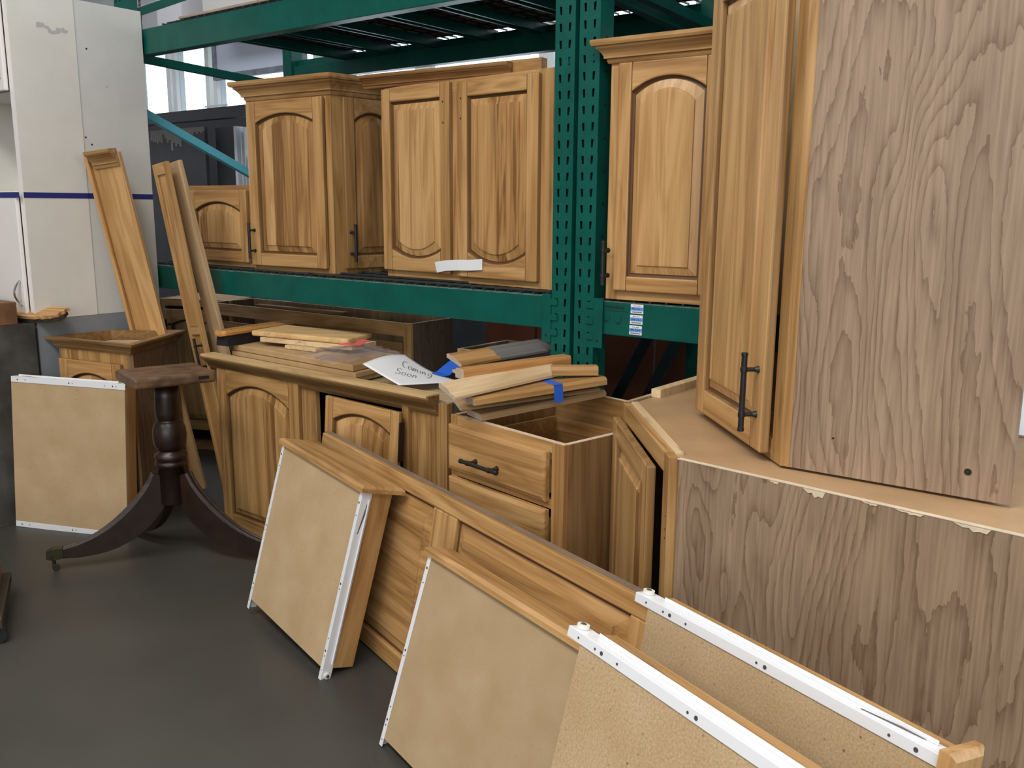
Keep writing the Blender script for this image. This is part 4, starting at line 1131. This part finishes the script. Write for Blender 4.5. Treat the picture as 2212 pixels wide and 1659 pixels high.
# local: x along RD (front face looks to -y), right side is x=0
WW, HW = 0.62, 1.46
MB().box(-0.016, 0.0, 0, 0.0, 0.284, HW).build('side_panel', WHITEP, ew)
MB().box(-WW, 0.02, 0, -WW + 0.016, 0.284, HW).build('side_panel', WHITEP, ew)
MB().box(-WW + 0.016, 0.272, 0, -0.016, 0.284, HW).build('back_panel', WHITEP, ew)
for z in (0.0, 0.535, 0.975, HW - 0.016): MB().box(-WW + 0.016, 0.021, z, -0.016, 0.272, z + 0.016).build('shelf', WHITEP, ew)
MB().box(-0.036, -0.001, 0, -0.0005, 0.019, HW).build('stile', WHITEF, ew)
def white_door(z0, z1, hz):
    d = MB().box(-WW, -0.020, z0, -0.040, -0.002, z1).build('door', WHITEF, ew, bevel=0.004)
    b = MB(); pts = []
    for i in range(13):
        t = i / 12; pts.append(Vector((-0.066, -0.020 - 0.030 * math.sin(math.pi * t) ** 0.8, hz + 0.11 * t)))
    secs = []
    for i, p in enumerate(pts):
        dd = (pts[min(i+1, 12)] - pts[max(i-1, 0)]).normalized(); nn = Vector((1, 0, 0)).cross(dd)
        wv = 0.0045 + 0.003 * math.sin(math.pi * i / 12)
        secs.append([p + Vector((wv, 0, 0)) + nn * 0.0028, p - Vector((wv, 0, 0)) + nn * 0.0028, p - Vector((wv, 0, 0)) - nn * 0.0028, p + Vector((wv, 0, 0)) - nn * 0.0028])
    b.sweep(secs); b.build('handle', CHROME, d, smooth=False, bevel=0.0015)
white_door(0.975, HW - 0.01, 1.025)
white_door(0.012, 0.556, 0.062)
b = MB(); b.box(0.0003, -0.001, 0.529, 0.0012, 0.2835, 0.553); b.box(-0.60, -0.0216, 0.529, 0.0012, -0.0205, 0.553); b.build('tape_band', TAPE_NAVY, ew)
scuff = plain('grey_scuff', (0.46, 0.45, 0.44), 0.8)
b = MB(); rs = random.Random(11)
for k in range(46):
    u = rs.random(); t = 0.115 + 0.125 * u + 0.004 * rs.random(); z = 1.243 - 0.012 * u + 0.010 * math.sin(9 * u) + 0.012 * rs.random()
    r_ = 0.003 + 0.005 * rs.random(); b.add([(0.0003 + k * 0.000004, t + 1.6 * r_ * math.cos(a * 1.0472), z + r_ * math.sin(a * 1.0472)) for a in range(6)], [(0, 1, 2, 3, 4, 5)])
b.build('scuff_mark', scuff, ew, kind='stuff')
ew2 = thing('pantry_cabinet', 'rear white pantry unit touching the green rack with a drilled side', 'cabinet', rk(SW - 0.004, -0.3275, 0.8985), RYAW)
HW2, DW2 = 1.386, 0.321
MB().box(-0.016, 0.0, 0, 0.0, DW2, HW2).build('side_panel', plain('white_melamine_rear', (0.65, 0.66, 0.64), 0.30, noise=0.12, nscale=2.0), ew2)
MB().box(-WW, 0.0, 0, -WW + 0.016, DW2, HW2).build('side_panel', WHITEP, ew2)
MB().box(-WW + 0.016, DW2 - 0.014, 0, -0.016, DW2, HW2).build('back_panel', WHITEP, ew2)
MB().box(-WW + 0.016, 0.0, HW2 - 0.016, -0.016, DW2 - 0.014, HW2).build('top_panel', WHITEP, ew2)
MB().box(0.0003, 0.0, 0.529, 0.0012, DW2 - 0.0005, 0.553).build('tape_band', TAPE_NAVY, ew2)
for t, z in ((0.047, 1.185), (0.012, 0.80), (0.038, 0.770), (0.13, 1.03)): MB().cyl((0.0002, t, z), (0.0010, t, z), 0.0042 if z != 1.03 else 0.002, n=10).build('drilled_hole', DARK, ew2)
# white base painted grey for its shade, under the two white units
eg = thing('base_cabinet', 'blue-grey shadowed plinth cabinet carrying the white pantry units', 'cabinet', rk(SW, -0.607, 0), RYAW)
HG = 0.8975
MB().box(-0.016, 0, 0, 0, 0.59, HG).build('side_panel', SHADED_BASE, eg)
MB().box(-WW, 0, 0, -WW + 0.016, 0.59, HG).build('side_panel', SHADED_BASE, eg)
MB().box(-WW + 0.016, 0.575, 0, -0.016, 0.59, HG).build('back_panel', SHADED_BASE, eg)
MB().box(-WW + 0.016, 0.0, HG - 0.018, -0.016, 0.575, HG).build('top_panel', SHADED_BASE, eg)
MB().box(-WW + 0.016, 0.0, 0.08, -0.016, 0.018, HG - 0.02).build('door', SHADED_BASE, eg)
# stained dark cabinet with a brown top in front of them
edk = thing('stained_cabinet', 'stained dark grey cabinet side at the left edge with brown top', 'cabinet', rk(-2.347, -1.322, 0), RYAW)
MB().box(-0.62, 0.0, 0.0, 0.0, 0.700, 0.885).build('carcass', DIRTY, edk, bevel=0.002)
MB().box(-0.66, -0.02, 0.8855, -0.005, 0.632, 0.985).build('top_slab', BROWN, edk, bevel=0.004)
# broken moulding
b = MB()
outl = [(0, -0.03), (0.02, -0.055), (0.20, -0.060), (0.215, -0.052), (0.235, -0.058), (0.25, -0.047), (0.27, -0.050), (0.29, -0.034), (0.305, -0.030), (0.30, -0.012), (0.315, 0.0), (0.308, 0.018), (0.318, 0.030), (0.0, 0.042)]
b.prism(outl, 0.010, 0.024, 'Z', 0, 0)
b.prism([(0.02, -0.050), (0.13, -0.052), (0.17, -0.058), (0.20, -0.050), (0.24, -0.054), (0.27, -0.044), (0.30, -0.034), (0.315, -0.010), (0.31, 0.0), (0.30, 0.03), (0.0, 0.03)], -0.010, 0.0095, 'Z', 1, 1)
bm_ = b.build('broken_molding', [wood('X', 1.25), plain('torn_dark_fibre', (0.06, 0.042, 0.03), 0.9, noise=0.5, nscale=80)])
bm_.location = (-2.275, 4.085, 0.918); bm_.rotation_euler = (R(24), 0, R(-17))
tag(bm_, 'broken pale molding stub with torn dark end beside brown top', 'molding')

# ------------------------------------------------------------------ crowned cabinet at far left floor
FL_, FR_, BR_, BL_ = Vector((-2.035, 4.025)), Vector((-1.632, 3.828)), Vector((-1.585, 4.240)), Vector((-1.890, 4.240))
yawF = math.atan2((FR_ - FL_).y, (FR_ - FL_).x)
ef = thing('crowned_cabinet', 'crowned cabinet with tray-like top behind the pedestal and leaning drawer', 'cabinet', (FL_.x, FL_.y, 0), yawF)
Mi = (Matrix.Translation((FL_.x, FL_.y, 0)) @ Matrix.Rotation(yawF, 4, 'Z')).inverted()
fp = [le(p) for p in (FL_, FR_, BR_, BL_)]
HF = 0.778; WF = (FR_ - FL_).length
for i, nm in enumerate(('front_panel', 'side_panel', 'back_panel', 'side_panel')):
    wallpanel(ef, nm, fp[i], fp[(i + 1) % 4], 0.014, 0, HF, wood('Z', 0.95) if i == 0 else vinyl(0.62, (1.12, 0.95, 0.82)))
cF = sum((Vector(p) for p in fp), Vector((0, 0))) / 4
MB().prism([tuple(Vector(p) + (cF - Vector(p)) * 0.06) for p in fp], HF - 0.018, HF - 0.002).build('top_panel', wood('X', 1.15, raw=True), ef)
crown([fp[0], fp[1], fp[2], fp[3]], HF - 0.006, scale=0.62, closed=True).build('crown_molding', wood('X', 0.60), ef)
door(ef, 0.015, 0.02, WF - 0.06, 0.708, y=-0.001, arch=0.042, tone=1.08, fw=0.055, strips=0.07)

# ------------------------------------------------------------------ leaning filler board with crown stub, narrow doors
gw = 0.155
gt0 = Vector((-1.922, 4.195, 1.612)); gt1 = Vector((-1.73, 4.15, 1.571)); gb0 = Vector((-1.680, 4.345, 0.004))
x_ = (gt1 - gt0); x_.z = 0; x_.normalize()
u_ = ((gt0 + Vector((0.0, 0, 0))) - gb0).normalized()
y_ = u_.cross(x_).normalized()
x2 = y_.cross(u_).normalized()
Lg = (gt0 - gb0).length
eg_ = thing('leaning_board', 'long honey filler board leaning on the white pantry with a crown stub on top', 'board', gb0, basis=(x2, y_, u_))
MB().box(0, 0, 0, 0.172, 0.019, Lg).build('board', wood('Z', 1.0, strips=0.09), eg_, bevel=0.0015)
MB().box(-0.0005, -0.018, 0.02, 0.018, 0.0, Lg - 0.004).build('edge_strip', wood('Z', 1.1), eg_, bevel=0.0015)
crown([(0.035, 0.0), (0.165, 0.0)], Lg - 0.060, scale=1.0).build('crown_stub', wood('X', 0.95), eg_)

v_ = Vector((0.75, -0.66, 0)).normalized()
def leaner(name, label, br, tr, w, cat):
    br = Vector(br); tr = Vector(tr); u = (tr - br).normalized(); x = (v_ - u * v_.dot(u)).normalized(); y = u.cross(x)
    return thing(name, label, cat, br - x * w, basis=(x, y, u)), (tr - br).length
eh, Lh = leaner('narrow_door', 'tall narrow recessed-panel door with black pull leaning left of the crowned cabinet', (-1.265, 4.05, 0.004), (-1.513, 4.05, 1.588), 0.125, 'door')
b = MB(); wH = 0.125; f_ = 0.026
b.box(0, 0, 0, f_, 0.020, Lh, 0); b.box(wH - f_, 0, 0, wH, 0.020, Lh, 0); b.box(f_, 0, Lh - 0.05, wH - f_, 0.020, Lh, 1); b.box(f_, 0, 0.885 - 0.05, wH - f_, 0.020, 0.935 - 0.05, 1); b.box(f_, 0, 0, wH - f_, 0.020, 0.05, 1)
b.build('door_frame', [wood('Z', 1.0), wood('X', 1.05)], eh, bevel=0.003)
MB().box(f_, 0.009, 0.05, wH - f_, 0.016, Lh - 0.05).build('flat_panel', wood('Z', 1.05), eh)
pull(eh, (0.098, 0.0, 0.66), (0.098, 0.0, 0.82), (0, -1, 0))
eh2, Lh2 = leaner('narrow_board', 'plain narrow board leaning right behind the tall narrow door', (-1.165, 4.085, 0.004), (-1.480, 4.10, 1.594), 0.10, 'board')
MB().box(0, 0, 0, 0.11, 0.022, Lh2).build('board', wood('Z', 0.9, raw=True, tint=(0.95, 0.9, 0.85)), eh2, bevel=0.003)

# ------------------------------------------------------------------ long wainscot panel leaning across the floor
PX = (0.5677, -0.8232, -0.0024); PY = (-0.1325, -0.0885, -0.9872)
ep = thing('wainscot_panel', 'long three-panel wainscot back leaning behind the row of loose drawers', 'panel', (-0.7138, 3.2445, 0.5920), basis=rect_frame(0, PY, (0.8125, 0.5608, -0.1594)))
LP0, LP1, HP = 0.045, 1.79, 0.592
rail = 0.046
# local: x along length, y DOWN, z into (away). frame front face at z=0
stiles = [(LP0, LP0 + 0.06), (0.872, 1.000), (1.722, LP1)]
b = MB()
b.box(LP0, 0, 0, LP1, rail, 0.020, 1); b.box(LP0, HP - 0.055, 0, LP1, HP, 0.020, 1)
for x0, x1 in stiles: b.box(x0, rail, 0, x1, HP - 0.055, 0.020, 0)
b.build('frame', [wood('Y', 1.05), wood('X', 1.05)], ep, bevel=0.0035)
MB().box(LP0 - 0.030, 0.0005, 0.0205, LP1, HP - 0.006, 0.046).build('backing_sheet', plain('grey_brown_plywood', (0.26, 0.19, 0.135), 0.7, noise=0.25, nscale=12), ep)
for x0, x1 in ((LP0 + 0.06, 0.872), (1.000, 1.722)):
    p = raised_panel(x1 - x0, HP - 0.055 - rail, 0.0, deep=1.25, bev=1.3)
    # panel built in (x,z up,y in) -> map to (x, y down, z in)
    p.xf(Matrix(((1, 0, 0, x0), (0, 0, -1, HP - 0.055), (0, 1, 0, -0.001), (0, 0, 0, 1))))
    p.build('raised_panel', [wood('X', 1.0, strips=0.0, seed=3.0), GLAZE], ep)

# ------------------------------------------------------------------ loose drawers
def make_drawer(label, loc, basis, W, L, H, HF_, coarse=1.0, hb_=True, tone=1.0, slide_ext=0.035, flange=0.013, side_h=0.032, bm_tone=1.0, grp='loose drawers', front=True):
    """x across, y from drawer front to back, z from bottom board into the box"""
    e = thing('drawer', label, 'drawer', loc, basis=basis, group=grp)
    # front
    b = MB(); x0, x1, y0, y1, z0, z1 = -0.014, W + 0.014, -0.020, 0.0, -0.013, HF_
    c = 0.010
    secs = [[(x0 + c, y0, z0 + c), (x1 - c, y0, z0 + c), (x1 - c, y0, z1 - c), (x0 + c, y0, z1 - c)],
            [(x0 + 0.002, y0 + 0.005, z0 + 0.002), (x1 - 0.002, y0 + 0.005, z0 + 0.002), (x1 - 0.002, y0 + 0.005, z1 - 0.002), (x0 + 0.002, y0 + 0.005, z1 - 0.002)],
            [(x0, y0 + 0.008, z0), (x1, y0 + 0.008, z0), (x1, y0 + 0.008, z1), (x0, y0 + 0.008, z1)],
            [(x0, y1, z0), (x1, y1, z0), (x1, y1, z1), (x0, y1, z1)]]
    if front: b.sweep(secs); b.build('drawer_front', wood('X', tone * 1.05), e)
    MB().box(0.0005, 0.0005, 0.0, W - 0.0005, L, 0.008).build('bottom_board', particle(coarse=coarse, dark=bm_tone), e)
    MB().box(0, 0.0005, 0.0082, 0.013, L, H).build('side_board', wood('Y', tone), e)
    MB().box(W - 0.013, 0.0005, 0.0082, W, L, H).build('side_board', wood('Y', tone), e)
    MB().box(0.013, L - 0.013, 0.0082, W - 0.013, L, H).build('back_board', wood('X', tone), e)
    MB().box(0.013, 0.0005, 0.0082, W - 0.013, 0.013, H).build('front_board', wood('X', tone), e)
    for sx in (0, 1):
        X = lambda x: x if sx == 0 else W - x
        def bx(b, xa, ya, za, xb, yb, zb, mi=0):
            xa, xb = sorted((X(xa), X(xb))); b.box(xa, ya, za, xb, yb, zb, mi)
        b = MB(); ye = L + slide_ext
        bx(b, -0.0025, 0.002, -0.0022, flange, ye, -0.0003)          # flange under the bottom
        bx(b, -0.0025, 0.002, -0.0003, -0.0008, ye, side_h)           # web along the side
        bx(b, -0.0095, 0.02, side_h - 0.010, -0.0025, ye - 0.05, side_h - 0.0085)  # running lip
        s = b.build('slide', SLIDE, e, bevel=0.0006)
        for yy, r in ((0.035, 0.0035), (0.075, 0.0022), (L * 0.52, 0.0035), (L * 0.55, 0.0022), (L * 0.83, 0.0022), (L * 0.90, 0.0035), (L * 0.93, 0.0022), (L + 0.005, 0.002)):
            MB().cyl((X(flange * 0.45), yy, -0.0028), (X(flange * 0.45), yy, -0.0021), r, n=12).build('screw' if r > 0.003 else 'slide_hole', STEEL, s)
        k = MB(); k.cyl((X(-0.010), ye - 0.014, 0.016), (X(-0.003), ye - 0.014, 0.016), 0.0105, n=20); k.cyl((X(-0.0112), ye - 0.014, 0.016), (X(-0.010), ye - 0.014, 0.016), 0.005, n=14, mi=1)
        k.build('roller', [ROLLER, STEEL], s)
        k = MB(); xs = sorted((X(-0.0031), X(-0.0026)))
        k.add([(X(-0.0030), 0.035, 0.020), (X(-0.0030), 0.05, 0.026), (X(-0.0030), 0.13, 0.012), (X(-0.0030), 0.13, 0.009)], [(0, 1, 2, 3)])
        k.build('slot', plain('slot_shadow_steel', (0.10, 0.09, 0.08), 0.6), s)
    return e
# p: left of the three resting on their backs
make_drawer('loose drawer leaning on the left end of the long wainscot panel', (-0.783, 3.0192, 0.598), rect_frame(0, (-0.2239, -0.113, -0.968), (0.7552, 0.6077, -0.2456)), 0.5586, 0.5546, 0.1034, 0.1394, coarse=0.45, bm_tone=1.05)
# q: middle
make_drawer('loose drawer standing on its back at the middle of the wainscot panel', (-0.2131, 2.26, 0.502), rect_frame(0, (-0.2479, -0.1659, -0.9545), (0.7767, 0.5549, -0.2982)), 0.68, 0.4995, 0.10, 0.075, coarse=0.25, bm_tone=0.93, slide_ext=0.022)
# r, s: on their sides, slides uppermost
def side_drawer(label, o, x, y, z, W, H, L=0.56, **k):
    B = rect_frame(0, y, z); xr, yr, zr = B
    # drawer axes: width = yr (down), front->back = -xr
    loc = Vector(o) + xr * L
    return make_drawer(label, loc, (yr, -xr, zr), W, L, H, H + 0.012, **k)
side_drawer('nearest drawer on its side with a white slide along its top edge', (0.1167, 1.3638, 0.722), 0, (-0.2146, -0.1284, -0.9682), (0.8215, 0.5124, -0.2501), 0.7412, 0.0715, coarse=1.0, flange=0.015)
side_drawer('drawer on its side pressed against the veneer side of the corner base', (0.2493, 1.523, 0.7115), 0, (-0.1578, -0.0962, -0.9828), (0.8191, 0.5432, -0.1847), 0.719, 0.060, coarse=0.9, flange=0.015)
# t: far left, on its side
B = rect_frame(0, (-0.0288, -0.0639, -0.9975), (0.2353, 0.9695, -0.0689)); xr, yr, zr = B
# front at the left: drawer y axis (front->back) = xr, width = -yr (up) from the bottom edge
loc = Vector((-2.1736, 3.8665, 0.6705)) + yr * 0.668
make_drawer('drawer on its side at far left with white slides top and bottom', loc, (-yr, xr, zr), 0.664, 0.565, 0.07, 0.08, coarse=0.5, bm_tone=1.0, slide_ext=0.004, flange=0.022, front=False)

# ------------------------------------------------------------------ pedestal table base
PC_ = Vector((-1.36, 3.50, 0))
et = thing('pedestal_base', 'dark three-legged table pedestal with worn top block in front of the crowned cabinets', 'table base', PC_, 0)
Mt = Matrix.Rotation(R(37), 4, 'Z')
b = MB(); b.box(-0.155, -0.135, 0.722, 0.155, 0.135, 0.765).xf(Mt); b.build('top_block', [MAHOGTOP], et, bevel=0.012, seg=3)
b = MB(); b.box(0.085, -0.1362, 0.740, 0.125, -0.135, 0.752).xf(Mt); b.build('slot', BLACK, et)
prof = [(0.044, 0.72), (0.047, 0.66), (0.050, 0.60), (0.046, 0.572), (0.040, 0.566), (0.050, 0.562), (0.053, 0.556), (0.062, 0.535), (0.065, 0.505), (0.062, 0.47), (0.052, 0.452), (0.045, 0.447), (0.045, 0.440), (0.060, 0.432), (0.064, 0.420), (0.060, 0.408), (0.054, 0.404), (0.062, 0.398), (0.063, 0.388), (0.058, 0.380), (0.052, 0.378), (0.052, 0.23), (0.048, 0.225)]
MB().lathe(list(reversed(prof)), 36).build('column', MAHOG, et, smooth=True)
def leg(angle, reach):
    d = Vector((math.cos(angle), math.sin(angle), 0)); n = Vector((-d.y, d.x, 0))
    ctr = []
    for i in range(13):
        t = i / 12
        r = 0.040 + (reach - 0.040) * t ** 1.38
        z = 0.345 - 0.285 * (1 - (1 - t) ** 2.0) + 0.008 * t * t
        ctr.append((r, z))
    secs = []
    for i, (r, z) in enumerate(ctr):
        t = i / 12
        a = ctr[max(i-1, 0)]; c = ctr[min(i+1, 12)]
        tg = Vector((c[0] - a[0], c[1] - a[1])).normalized(); nm = Vector((-tg.y, tg.x))
        hh = 0.016 + 0.048 * math.sin(math.pi * min(1.0, (t + 0.22) / 1.22)) ** 1.1 * (1 - 0.35 * t); w_ = 0.021 * (1 - t) + 0.013 * t
        sec = []
        for (py, pz) in ((-1, -1), (1, -1), (1, 0.75), (0.8, 1.0), (0.45, 1.0), (0.35, 0.88), (-0.35, 0.88), (-0.45, 1.0), (-0.8, 1.0), (-1, 0.75)):
            q = Vector((r, z)) + nm * (pz * hh)
            sec.append(d * q.x + n * (py * w_) + Vector((0, 0, q.y)))
        secs.append(sec)
    l = MB().sweep(secs).build('leg', MAHOG, et, bevel=0.0015)
    re, ze_ = ctr[-1]
    b = MB(); A = d * (re - 0.035) + Vector((0, 0, ze_ + 0.004)); B = d * (re + 0.025) + Vector((0, 0, ze_ - 0.002))
    for p in (A, B): pass
    b.sweep([[p + n * (sx * w) + Vector((0, 0, sz * h)) for sx, sz in ((-1, -1), (1, -1), (1, 1), (-1, 1))] for p, w, h in ((A, 0.016, 0.022), (A.lerp(B, 0.6), 0.018, 0.024), (B, 0.012, 0.016))])
    b.cyl(d * re + Vector((0, 0, ze_ - 0.02)), d * re + Vector((0, 0, 0.022)), 0.007)
    b.cyl(d * (re - 0.006) - n * 0.007 + Vector((0, 0, 0.0135)), d * (re - 0.006) + n * 0.007 + Vector((0, 0, 0.0135)), 0.0135, n=16)
    b.build('foot_caster', BRASS, l, bevel=0.002)
leg(R(202), 0.45); leg(R(-12), 0.46); leg(R(143), 0.36)

# ------------------------------------------------------------------ dark slabs and glass stored beyond the rack
def stored(name, label, cat, s0, s1, t0, t1, z0, z1, mat, group=None, lean=0.0):
    o = MB().box(0, 0, 0, s1 - s0, t1 - t0, z1 - z0).build(name, mat, bevel=0.002)
    o.location = rk(s0, t0, z0); o.rotation_euler = (lean, 0, RYAW)
    return tag(o, label, cat, group)
sl = stored('slate_slab', 'large dark slate slab with chalky scraped top edge beyond the rack', 'slab', -5.8, -4.95, 2.04, 2.07, 0.0, 2.035, SLATE)
b = MB(); rs = random.Random(5)
for k in range(26):
    x = 0.05 + k * 0.031; h = 0.02 + 0.05 * rs.random() * (1.6 if k < 15 else 0.5) + (0.07 if 9 < k < 15 else 0)
    b.box(x, -0.0012, 2.02 - h, x + 0.028, -0.0002, 2.034)
b.build('scrape', CHALK, sl)
stored('slate_slab', 'narrower dark slab standing just right of the scraped one', 'slab', -4.92, -4.62, 2.12, 2.15, 0.0, 2.03, plain('black_slab', (0.022, 0.023, 0.027), 0.45), None)
fr = thing('storage_rack', 'black steel storage frame around the slate slabs beyond the rack', 'frame', rk(0, 0, 0), RYAW)
MB().box(-6.3, 1.96, 2.075, -4.15, 2.03, 2.16).build('top_bar', BLKFRAME, fr)
MB().box(-4.27, 1.96, 0, -4.20, 2.03, 2.19).build('upright', BLKFRAME, fr)
MB().box(-4.80, 1.955, 2.165, -4.50, 1.96, 2.178).build('label_strip', GLASSEDGE, fr)
for k, (s, z, w_) in enumerate(((-4.585, 2.02, 0.055), (-4.50, 1.97, 0.02), (-4.455, 2.01, 0.018), (-4.42, 1.78, 0.03), (-4.36, 1.66, 0.02), (-4.14, 1.76, 0.02), (-4.10, 1.66, 0.018), (-4.06, 1.65, 0.016), (-4.03, 1.71, 0.016))):
    stored('glass_sheet', ['tall thickest pale glass sheet at the left of the storage frame', 'tall thin glass sheet right of the thickest one', 'tall thin glass sheet nearest the black upright, left side', 'half-height pale glass sheet behind the tall ones', 'shortest glass sheet left of the black upright', 'first glass sheet right of the black upright', 'second glass sheet right of the black upright', 'third glass sheet right of the black upright', 'glass sheet furthest right beside the corner cabinet'][k], 'glass', s, s + w_ * 0.6, 2.06, 2.30, 0.0, z, GLASSEDGE, 'glass sheets in the steel frame')
# hanging chain by the pier
ch = thing('chain', 'dark chain hanging in front of the white upper wall', 'chain', rk(-6.62, WT - 0.36, 3.02), RYAW)
b = MB()
for k in range(26):
    z = k * 0.042
    ring = []
    for i in range(10):
        a = 2 * math.pi * i / 10; ring.append(Vector((0.011 * math.cos(a), 0, z + 0.026 * math.sin(a))) if k % 2 == 0 else Vector((0, 0.011 * math.cos(a), z + 0.026 * math.sin(a))))
    for i in range(10): b.cyl(ring[i], ring[(i + 1) % 10], 0.004, n=5, cap=False)
b.build('links', BLKFRAME, ch, kind='stuff')

# ------------------------------------------------------------------ bottom-left dolly corner
dd_ = thing('furniture_dolly', 'corner of a wooden dolly on a black caster at the left edge', 'dolly', (-1.66, 2.735, 0), R(25))
MB().box(-0.50, -0.02, 0.055, 0.015, 0.40, 0.090).build('deck', plain('dark_dolly_wood', (0.06, 0.045, 0.028), 0.6, noise=0.3, nscale=20), dd_, bevel=0.003)
MB().box(-0.50, 0.0, 0.0905, -0.012, 0.38, 0.21).build('crate', wood('Z', 0.8), dd_, bevel=0.003)
b = MB(); b.cyl((0.0, -0.011, 0.026), (0.0, 0.011, 0.026), 0.026, n=18); b.box(-0.016, -0.016, 0.048, 0.02, 0.016, 0.0549)
b.build('caster', BLACK, dd_, bevel=0.001)

# added white board standing in for the glare beyond the corner cabinets
o = MB().box(0, 0, 0, 0.9, 0.03, 2.0).build('white_panel', plain('bright_white_laminate', (0.82, 0.83, 0.85), 0.4))
o.location = (1.28, 2.45, 0.0); o.rotation_euler = (0, 0, R(8))
tag(o, 'white panel in daylight at the right edge behind the tall cabinet', 'panel')
